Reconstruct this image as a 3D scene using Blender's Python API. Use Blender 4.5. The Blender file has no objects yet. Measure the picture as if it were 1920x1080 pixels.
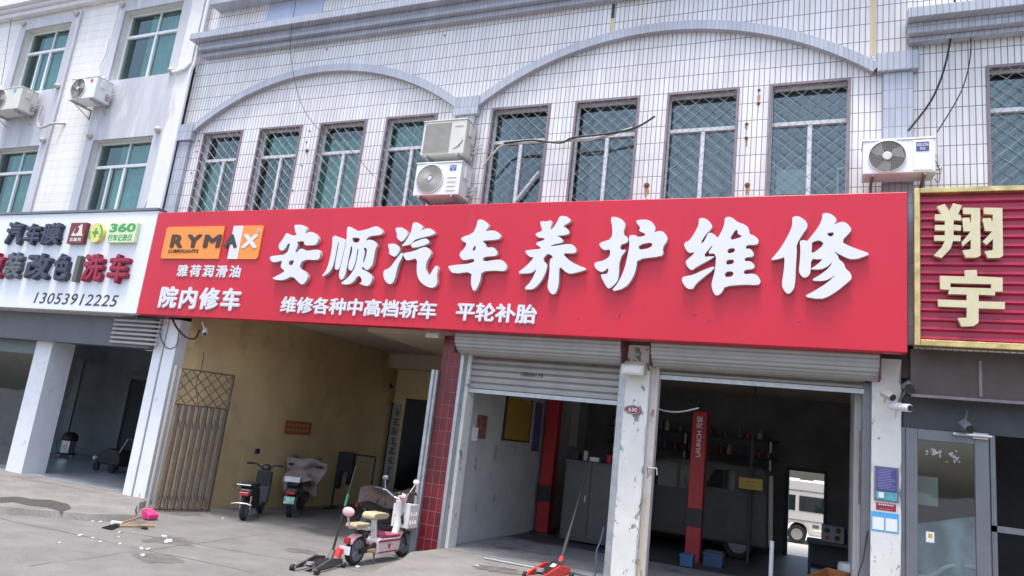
import bpy, math, random
from mathutils import Vector, Matrix
random.seed(7)
SC = bpy.context.scene
COL = SC.collection
R = math.radians

# ------------------------------------------------------------------ camera
CX, CY, FPX = 960.0, 540.0, 1353.25           # photograph frame 1920 x 1080
ROT = ((0.91674191, 0.02151838, -0.39890003),
       (0.38353221, 0.2319144, 0.89393442),
       (0.11174668, -0.97249816, 0.20435266))
CAM = (0.0, 0.0, 2.2)
cd = bpy.data.cameras.new('camera')
cam = bpy.data.objects.new('camera', cd)
COL.objects.link(cam)
m = Matrix.Identity(4)
for i in range(3):
    m[i][0] = ROT[i][0]; m[i][1] = -ROT[i][1]; m[i][2] = -ROT[i][2]; m[i][3] = CAM[i]
cam.matrix_world = m
cd.sensor_width = 36.0
cd.lens = FPX / 1920 * 36.0
cd.clip_start = 0.05
cd.clip_end = 2000
SC.camera = cam

# ------------------------------------------------------------------ light
SUN_EL, SUN_AZ = R(77), R(190)               # azimuth: clockwise from +Y
w = bpy.data.worlds.new('World'); SC.world = w; w.use_nodes = True
nt = w.node_tree; nt.nodes.clear()
so = nt.nodes.new('ShaderNodeOutputWorld'); sb = nt.nodes.new('ShaderNodeBackground')
sk = nt.nodes.new('ShaderNodeTexSky'); sk.sky_type = 'NISHITA'; sk.sun_disc = False
sk.sun_elevation = SUN_EL; sk.sun_rotation = SUN_AZ
sk.air_density = 1.0; sk.dust_density = 4.0; sk.ozone_density = 1.0
nt.links.new(sk.outputs[0], sb.inputs[0]); nt.links.new(sb.outputs[0], so.inputs[0])
sb.inputs[1].default_value = 0.15
sd = bpy.data.lights.new('sun', 'SUN'); sd.energy = 1.3; sd.angle = R(9); sd.color = (1, .96, .9)
sun = bpy.data.objects.new('sun', sd); COL.objects.link(sun)
sdir = Vector((math.sin(SUN_AZ) * math.cos(SUN_EL), math.cos(SUN_AZ) * math.cos(SUN_EL), math.sin(SUN_EL)))
sun.rotation_euler = sdir.to_track_quat('Z', 'Y').to_euler()
sun.location = (0, -10, 30)
SC.view_settings.view_transform = 'Standard'; SC.view_settings.look = 'None'
SC.view_settings.exposure = 1.32; SC.view_settings.gamma = 1.0

# ------------------------------------------------------------------ helpers
def P(px, py, axis, val):
    """point of the photograph's ray through (px,py) on the real plane axis=val (a wall, the ground)"""
    d = (px - CX, py - CY, FPX)
    r = [sum(ROT[i][k] * d[k] for k in range(3)) for i in range(3)]
    t = (val - CAM[axis]) / r[axis]
    return Vector([CAM[i] + t * r[i] for i in range(3)])

def mat(name, col, rough=.6, metal=0.0, var=.10, scale=5.0, bump=0.0, spec=.5, streak=False,
        dirt=None, coat=0.0, bscale=None, grit=0.0):
    """procedural material: base colour with noise variation, optional patches of dirt / wear, optional bump.
    dirt = (colour, threshold 0..1, scale, softness, stretch_z)"""
    mt = bpy.data.materials.new(name); mt.use_nodes = True
    n = mt.node_tree.nodes; l = mt.node_tree.links
    bs = n['Principled BSDF']
    bs.inputs['Roughness'].default_value = rough; bs.inputs['Metallic'].default_value = metal
    bs.inputs['Specular IOR Level'].default_value = spec
    bs.inputs['Coat Weight'].default_value = coat
    tc = n.new('ShaderNodeTexCoord')
    mp = n.new('ShaderNodeMapping')
    mp.inputs['Scale'].default_value = (1, 1, .12) if streak else (1, 1, 1)
    l.new(tc.outputs['Object'], mp.inputs[0])
    nz = n.new('ShaderNodeTexNoise'); nz.inputs['Scale'].default_value = scale
    nz.inputs['Detail'].default_value = 5; nz.inputs['Roughness'].default_value = .6
    l.new(mp.outputs[0], nz.inputs['Vector'])
    rp = n.new('ShaderNodeValToRGB')
    rp.color_ramp.elements[0].position = .3; rp.color_ramp.elements[1].position = .7
    rp.color_ramp.elements[0].color = [c * (1 - var) for c in col] + [1]
    rp.color_ramp.elements[1].color = [min(1, c * (1 + var)) for c in col] + [1]
    l.new(nz.outputs[0], rp.inputs[0])
    out = rp.outputs[0]
    if dirt:
        dc, th, dsc, soft, stz = (tuple(dirt) + (.06, 1.0))[:5] if len(dirt) < 5 else dirt
        m2 = n.new('ShaderNodeMapping'); m2.inputs['Scale'].default_value = (1, 1, stz)
        l.new(tc.outputs['Object'], m2.inputs[0])
        n2 = n.new('ShaderNodeTexNoise'); n2.inputs['Scale'].default_value = dsc; n2.inputs['Detail'].default_value = 7
        n2.inputs['Roughness'].default_value = .65
        l.new(m2.outputs[0], n2.inputs['Vector'])
        r2 = n.new('ShaderNodeValToRGB')
        r2.color_ramp.elements[0].position = th; r2.color_ramp.elements[1].position = min(1, th + soft)
        l.new(n2.outputs[0], r2.inputs[0])
        mx = n.new('ShaderNodeMix'); mx.data_type = 'RGBA'
        l.new(r2.outputs[0], mx.inputs[0]); l.new(out, mx.inputs[6]); mx.inputs[7].default_value = (*dc, 1)
        out = mx.outputs[2]
    if grit:
        n5 = n.new('ShaderNodeTexNoise'); n5.inputs['Scale'].default_value = 55; n5.inputs['Detail'].default_value = 3
        l.new(tc.outputs['Object'], n5.inputs['Vector'])
        r5 = n.new('ShaderNodeValToRGB'); r5.color_ramp.elements[0].position = .35; r5.color_ramp.elements[1].position = .65
        r5.color_ramp.elements[0].color = (1 - grit, 1 - grit, 1 - grit, 1); r5.color_ramp.elements[1].color = (1 + grit, 1 + grit, 1 + grit, 1); l.new(n5.outputs[0], r5.inputs[0])
        m5 = n.new('ShaderNodeMix'); m5.data_type = 'RGBA'; m5.blend_type = 'MULTIPLY'; m5.inputs[0].default_value = 1
        l.new(out, m5.inputs[6]); l.new(r5.outputs[0], m5.inputs[7]); out = m5.outputs[2]
    l.new(out, bs.inputs['Base Color'])
    if bump:
        nb = n.new('ShaderNodeTexNoise'); nb.inputs['Scale'].default_value = bscale or scale * 6; nb.inputs['Detail'].default_value = 6
        l.new(mp.outputs[0], nb.inputs['Vector'])
        bp = n.new('ShaderNodeBump'); bp.inputs['Strength'].default_value = bump; bp.inputs['Distance'].default_value = .02
        l.new(nb.outputs[0], bp.inputs['Height']); l.new(bp.outputs[0], bs.inputs['Normal'])
    return mt

def tile_mat(name, c1, c2, grout, bw, bh, gap, rough=.3, zoff=0.0, xoff=0.0, stain=None, polish=.5, rowtint=None):
    """stack-bonded wall tiles laid out in the wall's own metres (x along the wall, z up)"""
    mt = bpy.data.materials.new(name); mt.use_nodes = True
    n = mt.node_tree.nodes; l = mt.node_tree.links; bs = n['Principled BSDF']
    g = n.new('ShaderNodeNewGeometry'); sp = n.new('ShaderNodeSeparateXYZ'); l.new(g.outputs['Position'], sp.inputs[0])
    a = n.new('ShaderNodeMath'); a.operation = 'ADD'; l.new(sp.outputs[0], a.inputs[0]); l.new(sp.outputs[1], a.inputs[1])
    cb = n.new('ShaderNodeCombineXYZ'); l.new(a.outputs[0], cb.inputs[0]); l.new(sp.outputs[2], cb.inputs[1])
    mp = n.new('ShaderNodeMapping'); mp.inputs['Location'].default_value = (xoff, zoff, 0); l.new(cb.outputs[0], mp.inputs[0])
    b = n.new('ShaderNodeTexBrick'); b.offset = 0; b.squash = 1; b.squash_frequency = 1
    l.new(mp.outputs[0], b.inputs['Vector'])
    b.inputs['Color1'].default_value = (*c1, 1); b.inputs['Color2'].default_value = (*c2, 1); b.inputs['Mortar'].default_value = (*grout, 1)
    b.inputs['Scale'].default_value = 1; b.inputs['Mortar Size'].default_value = gap; b.inputs['Mortar Smooth'].default_value = .2
    b.inputs['Bias'].default_value = 0; b.inputs['Brick Width'].default_value = bw; b.inputs['Row Height'].default_value = bh
    # large soft weathering
    nz = n.new('ShaderNodeTexNoise'); nz.inputs['Scale'].default_value = .9; nz.inputs['Detail'].default_value = 6
    m2 = n.new('ShaderNodeMapping'); m2.inputs['Scale'].default_value = (1.6, .5, 1); l.new(cb.outputs[0], m2.inputs[0]); l.new(m2.outputs[0], nz.inputs['Vector'])
    rp = n.new('ShaderNodeValToRGB'); rp.color_ramp.elements[0].position = .35; rp.color_ramp.elements[1].position = .68
    st = stain or (.86, .86, .84)
    rp.color_ramp.elements[0].color = (*st, 1); rp.color_ramp.elements[1].color = (1, 1, 1, 1)
    l.new(nz.outputs[0], rp.inputs[0])
    mx = n.new('ShaderNodeMix'); mx.data_type = 'RGBA'; mx.blend_type = 'MULTIPLY'; mx.inputs[0].default_value = 1
    l.new(b.outputs[0], mx.inputs[6]); l.new(rp.outputs[0], mx.inputs[7])
    n3 = n.new('ShaderNodeTexNoise'); n3.inputs['Scale'].default_value = 1.0; n3.inputs['Detail'].default_value = 4
    m3 = n.new('ShaderNodeMapping'); m3.inputs['Scale'].default_value = (7, .35, 1); l.new(cb.outputs[0], m3.inputs[0]); l.new(m3.outputs[0], n3.inputs['Vector'])
    r3 = n.new('ShaderNodeValToRGB'); r3.color_ramp.elements[0].position = .36; r3.color_ramp.elements[1].position = .56
    r3.color_ramp.elements[0].color = (.93, .92, .90, 1); r3.color_ramp.elements[1].color = (1, 1, 1, 1); l.new(n3.outputs[0], r3.inputs[0])
    m4 = n.new('ShaderNodeMix'); m4.data_type = 'RGBA'; m4.blend_type = 'MULTIPLY'; m4.inputs[0].default_value = 1
    l.new(mx.outputs[2], m4.inputs[6]); l.new(r3.outputs[0], m4.inputs[7]); l.new(m4.outputs[2], bs.inputs['Base Color'])
    rr = n.new('ShaderNodeMapRange'); rr.inputs[3].default_value = rough; rr.inputs[4].default_value = .85
    l.new(b.outputs[1], rr.inputs[0]); l.new(rr.outputs[0], bs.inputs['Roughness'])
    bs.inputs['Specular IOR Level'].default_value = polish
    bp = n.new('ShaderNodeBump'); bp.invert = True; bp.inputs['Strength'].default_value = .5; bp.inputs['Distance'].default_value = .006
    l.new(b.outputs[1], bp.inputs['Height']); l.new(bp.outputs[0], bs.inputs['Normal'])
    return mt

def glass_mat(name, tint, gloss=.2, rough=.02, gcol=(.9, .95, 1)):
    mt = bpy.data.materials.new(name); mt.use_nodes = True
    n = mt.node_tree.nodes; l = mt.node_tree.links; n.clear()
    o = n.new('ShaderNodeOutputMaterial'); t = n.new('ShaderNodeBsdfTransparent'); g = n.new('ShaderNodeBsdfGlossy'); mx = n.new('ShaderNodeMixShader')
    t.inputs[0].default_value = (*tint, 1); g.inputs[0].default_value = (*gcol, 1); g.inputs['Roughness'].default_value = rough
    tc = n.new('ShaderNodeTexCoord'); nz = n.new('ShaderNodeTexNoise'); nz.inputs['Scale'].default_value = 1.3; l.new(tc.outputs['Object'], nz.inputs['Vector'])
    bp = n.new('ShaderNodeBump'); bp.inputs['Strength'].default_value = .05; bp.inputs['Distance'].default_value = .05
    l.new(nz.outputs[0], bp.inputs['Height']); l.new(bp.outputs[0], g.inputs['Normal'])
    mx.inputs[0].default_value = gloss
    l.new(t.outputs[0], mx.inputs[1]); l.new(g.outputs[0], mx.inputs[2]); l.new(mx.outputs[0], o.inputs[0])
    return mt

ORG = {}
def org(o):
    return ORG.get(o.name, Vector((0, 0, 0))) if o else Vector((0, 0, 0))

class MB:
    """collects shapes into one mesh"""
    def __init__(s): s.v = []; s.f = []; s.mi = []; s.cur = 0
    def mtl(s, i): s.cur = i; return s
    def face(s, pts):
        k = len(s.v); s.v += [Vector(p) for p in pts]; s.f.append(list(range(k, k + len(pts)))); s.mi.append(s.cur); return s
    def raw(s, vs, fs):
        k = len(s.v); s.v += [Vector(p) for p in vs]
        for f in fs: s.f.append([i + k for i in f]); s.mi.append(s.cur)
        return s
    def box(s, x0, x1, y0, y1, z0, z1):
        x0, x1 = min(x0, x1), max(x0, x1); y0, y1 = min(y0, y1), max(y0, y1); z0, z1 = min(z0, z1), max(z0, z1)
        return s.raw([(x0, y0, z0), (x1, y0, z0), (x1, y1, z0), (x0, y1, z0), (x0, y0, z1), (x1, y0, z1), (x1, y1, z1), (x0, y1, z1)],
                     [(0, 3, 2, 1), (4, 5, 6, 7), (0, 1, 5, 4), (1, 2, 6, 5), (2, 3, 7, 6), (3, 0, 4, 7)])
    def obox(s, c, half, rot):
        """box of half sizes turned by a Matrix / euler"""
        M3 = rot if isinstance(rot, Matrix) else Matrix.Rotation(rot[2], 3, 'Z') @ Matrix.Rotation(rot[1], 3, 'Y') @ Matrix.Rotation(rot[0], 3, 'X')
        vs = []
        for dz in (-1, 1):
            for dx, dy in ((-1, -1), (1, -1), (1, 1), (-1, 1)):
                vs.append(Vector(c) + M3 @ Vector((dx * half[0], dy * half[1], dz * half[2])))
        return s.raw(vs, [(0, 3, 2, 1), (4, 5, 6, 7), (0, 1, 5, 4), (1, 2, 6, 5), (2, 3, 7, 6), (3, 0, 4, 7)])
    def tube(s, pts, r, n=8, caps=True):
        pts = [Vector(p) for p in pts]; rs = r if isinstance(r, (list, tuple)) else [r] * len(pts)
        rings = []; up = None
        for i, p in enumerate(pts):
            if i == 0: t = pts[1] - pts[0]
            elif i == len(pts) - 1: t = pts[-1] - pts[-2]
            else: t = (pts[i + 1] - pts[i]).normalized() + (pts[i] - pts[i - 1]).normalized()
            if t.length < 1e-9: t = Vector((0, 0, 1))
            t.normalize()
            if up is None:
                up = Vector((0, 0, 1)) if abs(t.z) < .9 else Vector((1, 0, 0))
            a = t.cross(up)
            if a.length < 1e-6: a = t.orthogonal()
            a.normalize(); up = a.cross(t).normalized()
            rings.append([p + (a * math.cos(2 * math.pi * k / n) + up * math.sin(2 * math.pi * k / n)) * rs[i] for k in range(n)])
        vs = [v for r_ in rings for v in r_]; fs = []
        for i in range(len(pts) - 1):
            for k in range(n):
                k2 = (k + 1) % n
                fs.append((i * n + k, i * n + k2, (i + 1) * n + k2, (i + 1) * n + k))
        if caps:
            fs.append(tuple(range(n)[::-1])); fs.append(tuple((len(pts) - 1) * n + k for k in range(n)))
        return s.raw(vs, fs)
    def cyl(s, p0, p1, r0, r1=None, n=20): return s.tube([p0, p1], [r0, r0 if r1 is None else r1], n)
    def sph(s, c, r, n=14, mrings=9):
        rx, ry, rz = r if isinstance(r, (tuple, list)) else (r, r, r)
        vs = [(c[0], c[1], c[2] + rz)]
        for i in range(1, mrings):
            th = math.pi * i / mrings
            for k in range(n):
                ph = 2 * math.pi * k / n
                vs.append((c[0] + rx * math.sin(th) * math.cos(ph), c[1] + ry * math.sin(th) * math.sin(ph), c[2] + rz * math.cos(th)))
        vs.append((c[0], c[1], c[2] - rz)); fs = []
        for k in range(n): fs.append((0, 1 + k, 1 + (k + 1) % n))
        for i in range(mrings - 2):
            for k in range(n):
                a = 1 + i * n; b = a + n; fs.append((a + k, b + k, b + (k + 1) % n, a + (k + 1) % n))
        a = 1 + (mrings - 2) * n; e = len(vs) - 1
        for k in range(n): fs.append((a + k, e, a + (k + 1) % n))
        return s.raw(vs, fs)
    def prism(s, poly, fn, d0, d1):
        """2-D outline (u,v) swept from d0 to d1; fn(u,v,d) gives the 3-D point"""
        n = len(poly)
        vs = [fn(u, v, d0) for u, v in poly] + [fn(u, v, d1) for u, v in poly]
        fs = [tuple(range(n)), tuple(range(n, 2 * n))[::-1]] + [(i, i + n, (i + 1) % n + n, (i + 1) % n) for i in range(n)]
        return s.raw(vs, fs)
    def lathe(s, prof, c, axis, n=24):
        """prof: (radius, distance along axis)"""
        ax = Vector(axis).normalized(); a = ax.orthogonal().normalized(); b = ax.cross(a); c = Vector(c)
        vs = []
        for r, d in prof:
            for k in range(n):
                t = 2 * math.pi * k / n; vs.append(c + ax * d + (a * math.cos(t) + b * math.sin(t)) * r)
        fs = []
        for i in range(len(prof) - 1):
            for k in range(n):
                fs.append((i * n + k, i * n + (k + 1) % n, (i + 1) * n + (k + 1) % n, (i + 1) * n + k))
        fs.append(tuple(range(n)[::-1])); fs.append(tuple((len(prof) - 1) * n + k for k in range(n)))
        return s.raw(vs, fs)
    def build(s, name, mats, parent=None, smooth=False, bevel=0.0, seg=1, local=False, fix=True):
        me = bpy.data.meshes.new(name)
        off = Vector((0, 0, 0)) if local else org(parent)
        me.from_pydata([tuple(v - off) for v in s.v], [], s.f)
        for mm in (mats if isinstance(mats, (list, tuple)) else [mats]): me.materials.append(mm)
        me.polygons.foreach_set('material_index', s.mi)
        if fix:
            import bmesh
            bm = bmesh.new(); bm.from_mesh(me); bmesh.ops.recalc_face_normals(bm, faces=bm.faces); bm.to_mesh(me); bm.free()
        if smooth:
            me.polygons.foreach_set('use_smooth', [True] * len(me.polygons))
            try: me.set_sharp_from_angle(angle=R(35))
            except Exception: pass
        me.update()
        o = bpy.data.objects.new(name, me); COL.objects.link(o)
        if parent:
            o.parent = parent
            ORG[o.name] = org(parent)
        if bevel:
            b = o.modifiers.new('bevel', 'BEVEL'); b.width = bevel; b.segments = seg; b.limit_method = 'ANGLE'; b.angle_limit = R(40)
        return o

def thing(name, label, cat, loc=(0, 0, 0), group=None, rotz=0.0):
    o = bpy.data.objects.new(name, None); COL.objects.link(o); o.empty_display_size = .2
    o.location = loc; o.rotation_euler = (0, 0, rotz); o['label'] = label; o['category'] = cat
    if group: o['group'] = group
    ORG[o.name] = Vector(loc)
    return o
def tag(o, label, cat, group=None):
    o['label'] = label; o['category'] = cat
    if group: o['group'] = group
    return o
def struct(o, kind='structure'):
    o['kind'] = kind; return o

def text_mesh(name, s, mtl, parent, fn, u0, u1, v0, v1, bold=.012, depth=.012, shear=0.0, spacing=1.0, keep=False):
    """lettering fitted into the rectangle u0..u1, v0..v1 of a surface; fn(u,v,d): d = distance in front of it"""
    c = bpy.data.curves.new(name, 'FONT'); c.body = s; c.extrude = .05; c.offset = 0 if bold > .006 else bold; c.shear = shear; c.space_character = spacing
    c.resolution_u = 3
    o = bpy.data.objects.new(name, c); COL.objects.link(o)
    bpy.context.view_layer.update()
    dg = bpy.context.evaluated_depsgraph_get()
    me = bpy.data.meshes.new_from_object(o.evaluated_get(dg))
    bpy.data.objects.remove(o); bpy.data.curves.remove(c)
    if bold > .006:                      # a heavier weight: the glyph thickened all round by shifted copies
        vs = [v.co.copy() for v in me.vertices]; fs = [tuple(p.vertices) for p in me.polygons]; V = []; F = []
        dirs = [(0, 0)] + [(math.cos(2 * math.pi * k / 8) * bold, math.sin(2 * math.pi * k / 8) * bold) for k in range(8)]
        for i, (dx, dy) in enumerate(dirs):
            k = len(V); V += [(v.x + dx, v.y + dy, v.z - (.0025 * i if v.z > 0 else 0)) for v in vs]; F += [tuple(j + k for j in f_) for f_ in fs]
        bpy.data.meshes.remove(me); me = bpy.data.meshes.new(name); me.from_pydata(V, [], F); me.update()
    xs = [v.co.x for v in me.vertices]; ys = [v.co.y for v in me.vertices]
    x0, x1, y0, y1 = min(xs), max(xs), min(ys), max(ys)
    off = org(parent)
    for v in me.vertices:
        u = u0 + (v.co.x - x0) / (x1 - x0) * (u1 - u0); q = v0 + (v.co.y - y0) / (y1 - y0) * (v1 - v0)
        d = (v.co.z + .05) / .1 * depth
        v.co = Vector(fn(u, q, d)) - off
    me.materials.clear(); me.materials.append(mtl)
    ob = bpy.data.objects.new(name, me); COL.objects.link(ob)
    if parent: ob.parent = parent; ORG[ob.name] = off
    return ob

def outline_mesh(name, loops, mtls, parent, fn, depth, bev=0.0):
    """solid character from outlines (outer loops and holes) on a surface"""
    c = bpy.data.curves.new(name, 'CURVE'); c.dimensions = '2D'; c.fill_mode = 'BOTH'; c.extrude = .5
    for lp in loops:
        sp = c.splines.new('POLY'); sp.points.add(len(lp) - 1); sp.use_cyclic_u = True
        for q, (u, v) in zip(sp.points, lp): q.co = (u, v, 0, 1)
    o = bpy.data.objects.new(name, c); COL.objects.link(o)
    bpy.context.view_layer.update()
    dg = bpy.context.evaluated_depsgraph_get()
    me = bpy.data.meshes.new_from_object(o.evaluated_get(dg))
    bpy.data.objects.remove(o); bpy.data.curves.remove(c)
    off = org(parent)
    for v in me.vertices: v.co = Vector(fn(v.co.x, v.co.y, (v.co.z + .5) * depth)) - off
    me.materials.clear()
    for q in mtls: me.materials.append(q)
    if len(mtls) > 1:
        for p in me.polygons: p.material_index = 0 if abs(p.normal.y) > .6 else 1
    ob = bpy.data.objects.new(name, me); COL.objects.link(ob)
    if parent: ob.parent = parent; ORG[ob.name] = off
    return ob

def wallfn(y): return lambda u, v, d: (u, y - d, v)

def smooth_loop(lp, it=1):
    for _ in range(it):
        out = []
        n = len(lp)
        for i in range(n):
            a, b = lp[i], lp[(i + 1) % n]
            out.append((a[0] * .75 + b[0] * .25, a[1] * .75 + b[1] * .25)); out.append((a[0] * .25 + b[0] * .75, a[1] * .25 + b[1] * .75))
        lp = out
    return lp

def wall_holes(mb, x0, x1, z0, z1, holes, y, thick):
    """wall sheet facing -y with rectangular openings and their reveals"""
    xs = sorted({x0, x1, *[h[0] for h in holes], *[h[1] for h in holes]}); zs = sorted({z0, z1, *[h[2] for h in holes], *[h[3] for h in holes]})
    xs = [a for a in xs if x0 <= a <= x1]; zs = [a for a in zs if z0 <= a <= z1]
    inside = lambda x, z: any(h[0] < x < h[1] and h[2] < z < h[3] for h in holes)
    for i in range(len(xs) - 1):
        for j in range(len(zs) - 1):
            if inside((xs[i] + xs[i + 1]) / 2, (zs[j] + zs[j + 1]) / 2): continue
            a, b, c, d = xs[i], xs[i + 1], zs[j], zs[j + 1]
            mb.face([(a, y, c), (b, y, c), (b, y, d), (a, y, d)])
    for h in holes:
        a, b, c, d = h
        mb.face([(a, y, c), (a, y, d), (a, y + thick, d), (a, y + thick, c)])
        mb.face([(b, y, c), (b, y + thick, c), (b, y + thick, d), (b, y, d)])
        mb.face([(a, y, d), (b, y, d), (b, y + thick, d), (a, y + thick, d)])
        mb.face([(a, y, c), (a, y + thick, c), (b, y + thick, c), (b, y, c)])
    return mb

# ------------------------------------------------------------------ materials
TILE = tile_mat('white_wall_tile', (.83, .825, .835), (.74, .735, .75), (.22, .22, .24), .0865, .318, .0072, zoff=-.024, stain=(.90, .885, .86))
TILE_B = tile_mat('blue_grey_tile', (.47, .50, .575), (.40, .43, .51), (.25, .26, .30), .0865, .318, .006, zoff=-.024)
TILE_ARCH = tile_mat('blue_grey_arch_tile', (.48, .51, .58), (.42, .45, .53), (.29, .30, .34), .075, 3.0, .004, zoff=1)
TILE_CREAM = tile_mat('cream_strip_tile', (.80, .79, .77), (.77, .76, .74), (.60, .59, .58), 6.0, .24, .006, xoff=2, stain=(.93, .92, .89))
TILE_RED = tile_mat('red_column_tile', (.22, .018, .032), (.14, .014, .024), (.26, .15, .15), .14, .235, .005, zoff=-.1, xoff=.03, stain=(.55, .52, .5))
TILE_FLOOR = mat('shop_floor_tile', (.33, .36, .40), rough=.3, var=.3, scale=2.2)
STONE = mat('weathered_grey_stone', (.50, .51, .55), rough=.75, var=.12, scale=3, streak=True, dirt=((.72, .73, .76), .55, 4, .2, .25), bump=.1)
CONC = mat('street_concrete', (.165, .161, .155), rough=.9, var=.16, scale=1.6, bump=.35, bscale=40, grit=.22, dirt=((.125, .121, .116), .53, .9, .25, 1))
SLABM = mat('pavement_concrete', (.195, .187, .175), rough=.9, var=.2, scale=1.7, bump=.35, bscale=35, grit=.2, dirt=((.14, .134, .126), .58, 2.2, .14, 1))
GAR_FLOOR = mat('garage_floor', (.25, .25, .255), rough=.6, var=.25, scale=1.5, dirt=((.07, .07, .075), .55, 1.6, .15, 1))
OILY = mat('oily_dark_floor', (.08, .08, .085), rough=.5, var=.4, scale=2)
PATCH = mat('asphalt_patch', (.06, .056, .055), rough=.95, var=.3, scale=8, bump=.5)
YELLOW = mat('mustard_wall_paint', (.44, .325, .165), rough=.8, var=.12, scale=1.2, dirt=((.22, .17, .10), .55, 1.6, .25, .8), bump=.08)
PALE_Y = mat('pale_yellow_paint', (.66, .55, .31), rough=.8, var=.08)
WHITE_PEEL = mat('peeling_white_paint', (.66, .66, .62), rough=.75, var=.07, scale=3, dirt=((.20, .20, .185), .595, 5, .03, .6), bump=.15)
WALL_IN = mat('grimy_white_wall', (.46, .46, .45), rough=.8, var=.12, scale=1.4, dirt=((.13, .125, .12), .61, 2.6, .12, .8))
WHITE_POST = mat('white_aluminium_cladding', (.74, .76, .80), rough=.4, var=.05, scale=3, dirt=((.45, .44, .42), .68, 4, .1, .4))
WHITE_FRAME = mat('white_window_frame', (.74, .76, .78), rough=.4, var=.05)
STEEL = mat('galvanised_steel', (.42, .44, .46), rough=.4, metal=.6, var=.15, scale=8)
MESHW = mat('security_mesh_steel', (.34, .355, .38), rough=.5, metal=.2, var=.35, scale=2)
MAUVE = mat('mauve_steel_frame', (.22, .18, .20), rough=.6, var=.2, scale=6)
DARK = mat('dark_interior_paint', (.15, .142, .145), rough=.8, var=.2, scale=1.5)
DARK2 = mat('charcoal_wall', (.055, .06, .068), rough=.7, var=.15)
BLACK = mat('black_plastic', (.018, .018, .02), rough=.5, var=.2)
RUBBER = mat('tyre_rubber', (.022, .022, .023), rough=.85, var=.25, scale=20)
GREY_AL = mat('grey_aluminium', (.17, .18, .20), rough=.4, metal=.3, var=.08)
CHROME = mat('chrome', (.7, .7, .72), rough=.15, metal=1, var=.03)
SHUT = mat('shutter_slat_paint', (.31, .31, .30), rough=.5, metal=.2, var=.08, scale=3, streak=True)
CEIL = mat('ceiling_plaster', (.45, .38, .30), rough=.9, var=.08)
BROWNP = mat('brown_fascia_panel', (.085, .068, .063), rough=.6, var=.15, scale=3)
MAROON = mat('maroon_sign_back', (.10, .025, .035), rough=.6, var=.15)
RUST = mat('rust', (.20, .095, .04), rough=.9, var=.4, scale=30)
TEAL_CURT = mat('green_curtain', (.13, .30, .24), rough=.8, var=.3, scale=3)
GREY_CURT = mat('grey_blue_curtain', (.165, .205, .20), rough=.8, var=.35, scale=1.3)
CREAM_CURT = mat('teal_curtain', (.19, .34, .33), rough=.8, var=.3, scale=2)
GLASS_T = glass_mat('teal_window_glass', (.58, .75, .72), .15, .02, (.80, 1, .95))
GLASS_B = glass_mat('blue_grey_window_glass', (.52, .62, .63), .15, .02, (.80, .95, .92))
GLASS_S = glass_mat('shop_glass', (.55, .64, .66), .12)
RED = mat('red_sign_panel', (.53, .010, .032), rough=.36, var=.08, scale=.5, spec=.5, streak=True, dirt=((.46, .03, .052), .58, 3.0, .2, .12))
SIGN_WHITE = mat('white_sign_panel', (.72, .75, .80), rough=.35, var=.03, scale=.8)
LETTER_W = mat('white_acrylic', (.66, .67, .70), rough=.35, var=.02)
LETTER_SIDE = mat('letter_side_grey', (.44, .42, .42), rough=.6, var=.1)
LETTER_NAVY = mat('navy_letter', (.045, .05, .085), rough=.45, var=.1)
LETTER_RED = mat('dark_red_letter', (.30, .015, .05), rough=.45, var=.1)
LETTER_DK = mat('dark_print', (.05, .045, .05), rough=.6, var=.1)
ORANGE = mat('orange_logo_board', (.78, .27, .05), rough=.45, var=.05)
GREEN = mat('green_print', (.07, .33, .09), rough=.5, var=.05)
PALEG = mat('pale_green_board', (.62, .74, .48), rough=.5, var=.05)
GOLDL = mat('pale_gold_letter', (.62, .55, .34), rough=.35, metal=.35, var=.08)
GOLDF = mat('gold_frame', (.60, .46, .20), rough=.3, metal=.8, var=.35, scale=5, bump=.35, bscale=9)
CRIM = mat('crimson_corrugated', (.40, .026, .07), rough=.3, var=.06)
ACW = mat('ac_white_enamel', (.74, .75, .74), rough=.4, var=.04, scale=4, dirt=((.50, .48, .43), .66, 3, .15, .5))
ACY = mat('ac_aged_enamel', (.63, .62, .56), rough=.45, var=.06, scale=4, dirt=((.42, .39, .33), .62, 3, .15, .4))
ACG = mat('ac_grille_grey', (.34, .335, .32), rough=.5, var=.06)
ACD = mat('ac_dark_recess', (.10, .10, .10), rough=.7, var=.2)
BLUE_LBL = mat('blue_label', (.05, .12, .34), rough=.5, var=.05)
NAVY_LBL = mat('navy_label', (.06, .07, .20), rough=.5, var=.05)
REDP = mat('lift_red_paint', (.40, .02, .03), rough=.4, var=.12, scale=4)
REDB = mat('bright_red_paint', (.62, .035, .03), rough=.35, var=.08)
CERT = mat('yellow_certificate', (.58, .40, .07), rough=.5, var=.08, scale=4)
PINK = mat('pink_plastic', (.72, .42, .44), rough=.35, var=.04)
HOTPINK = mat('hot_pink_plastic', (.78, .05, .20), rough=.45, var=.06)
SCW = mat('scooter_white', (.74, .73, .70), rough=.3, var=.04)
TAN = mat('tan_saddle', (.42, .36, .23), rough=.6, var=.1)
BERRY = mat('berry_mat', (.32, .06, .12), rough=.7, var=.1)
CLOTH_K = mat('black_cloth', (.018, .018, .021), rough=.95, var=.3, scale=6, bump=.3)
CLOTH_G = mat('greyish_pink_quilt', (.24, .19, .18), rough=.95, var=.15, scale=5, bump=.5)
CLOTH_B = mat('brown_cover', (.15, .105, .085), rough=.9, var=.25, scale=5, dirt=((.03, .03, .03), .6, 7, .05, 1))
WOOD = mat('orange_wood', (.40, .17, .06), rough=.6, var=.2, scale=4, streak=True)
WOODL = mat('handle_wood', (.45, .25, .12), rough=.7, var=.2, scale=6)
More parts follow.
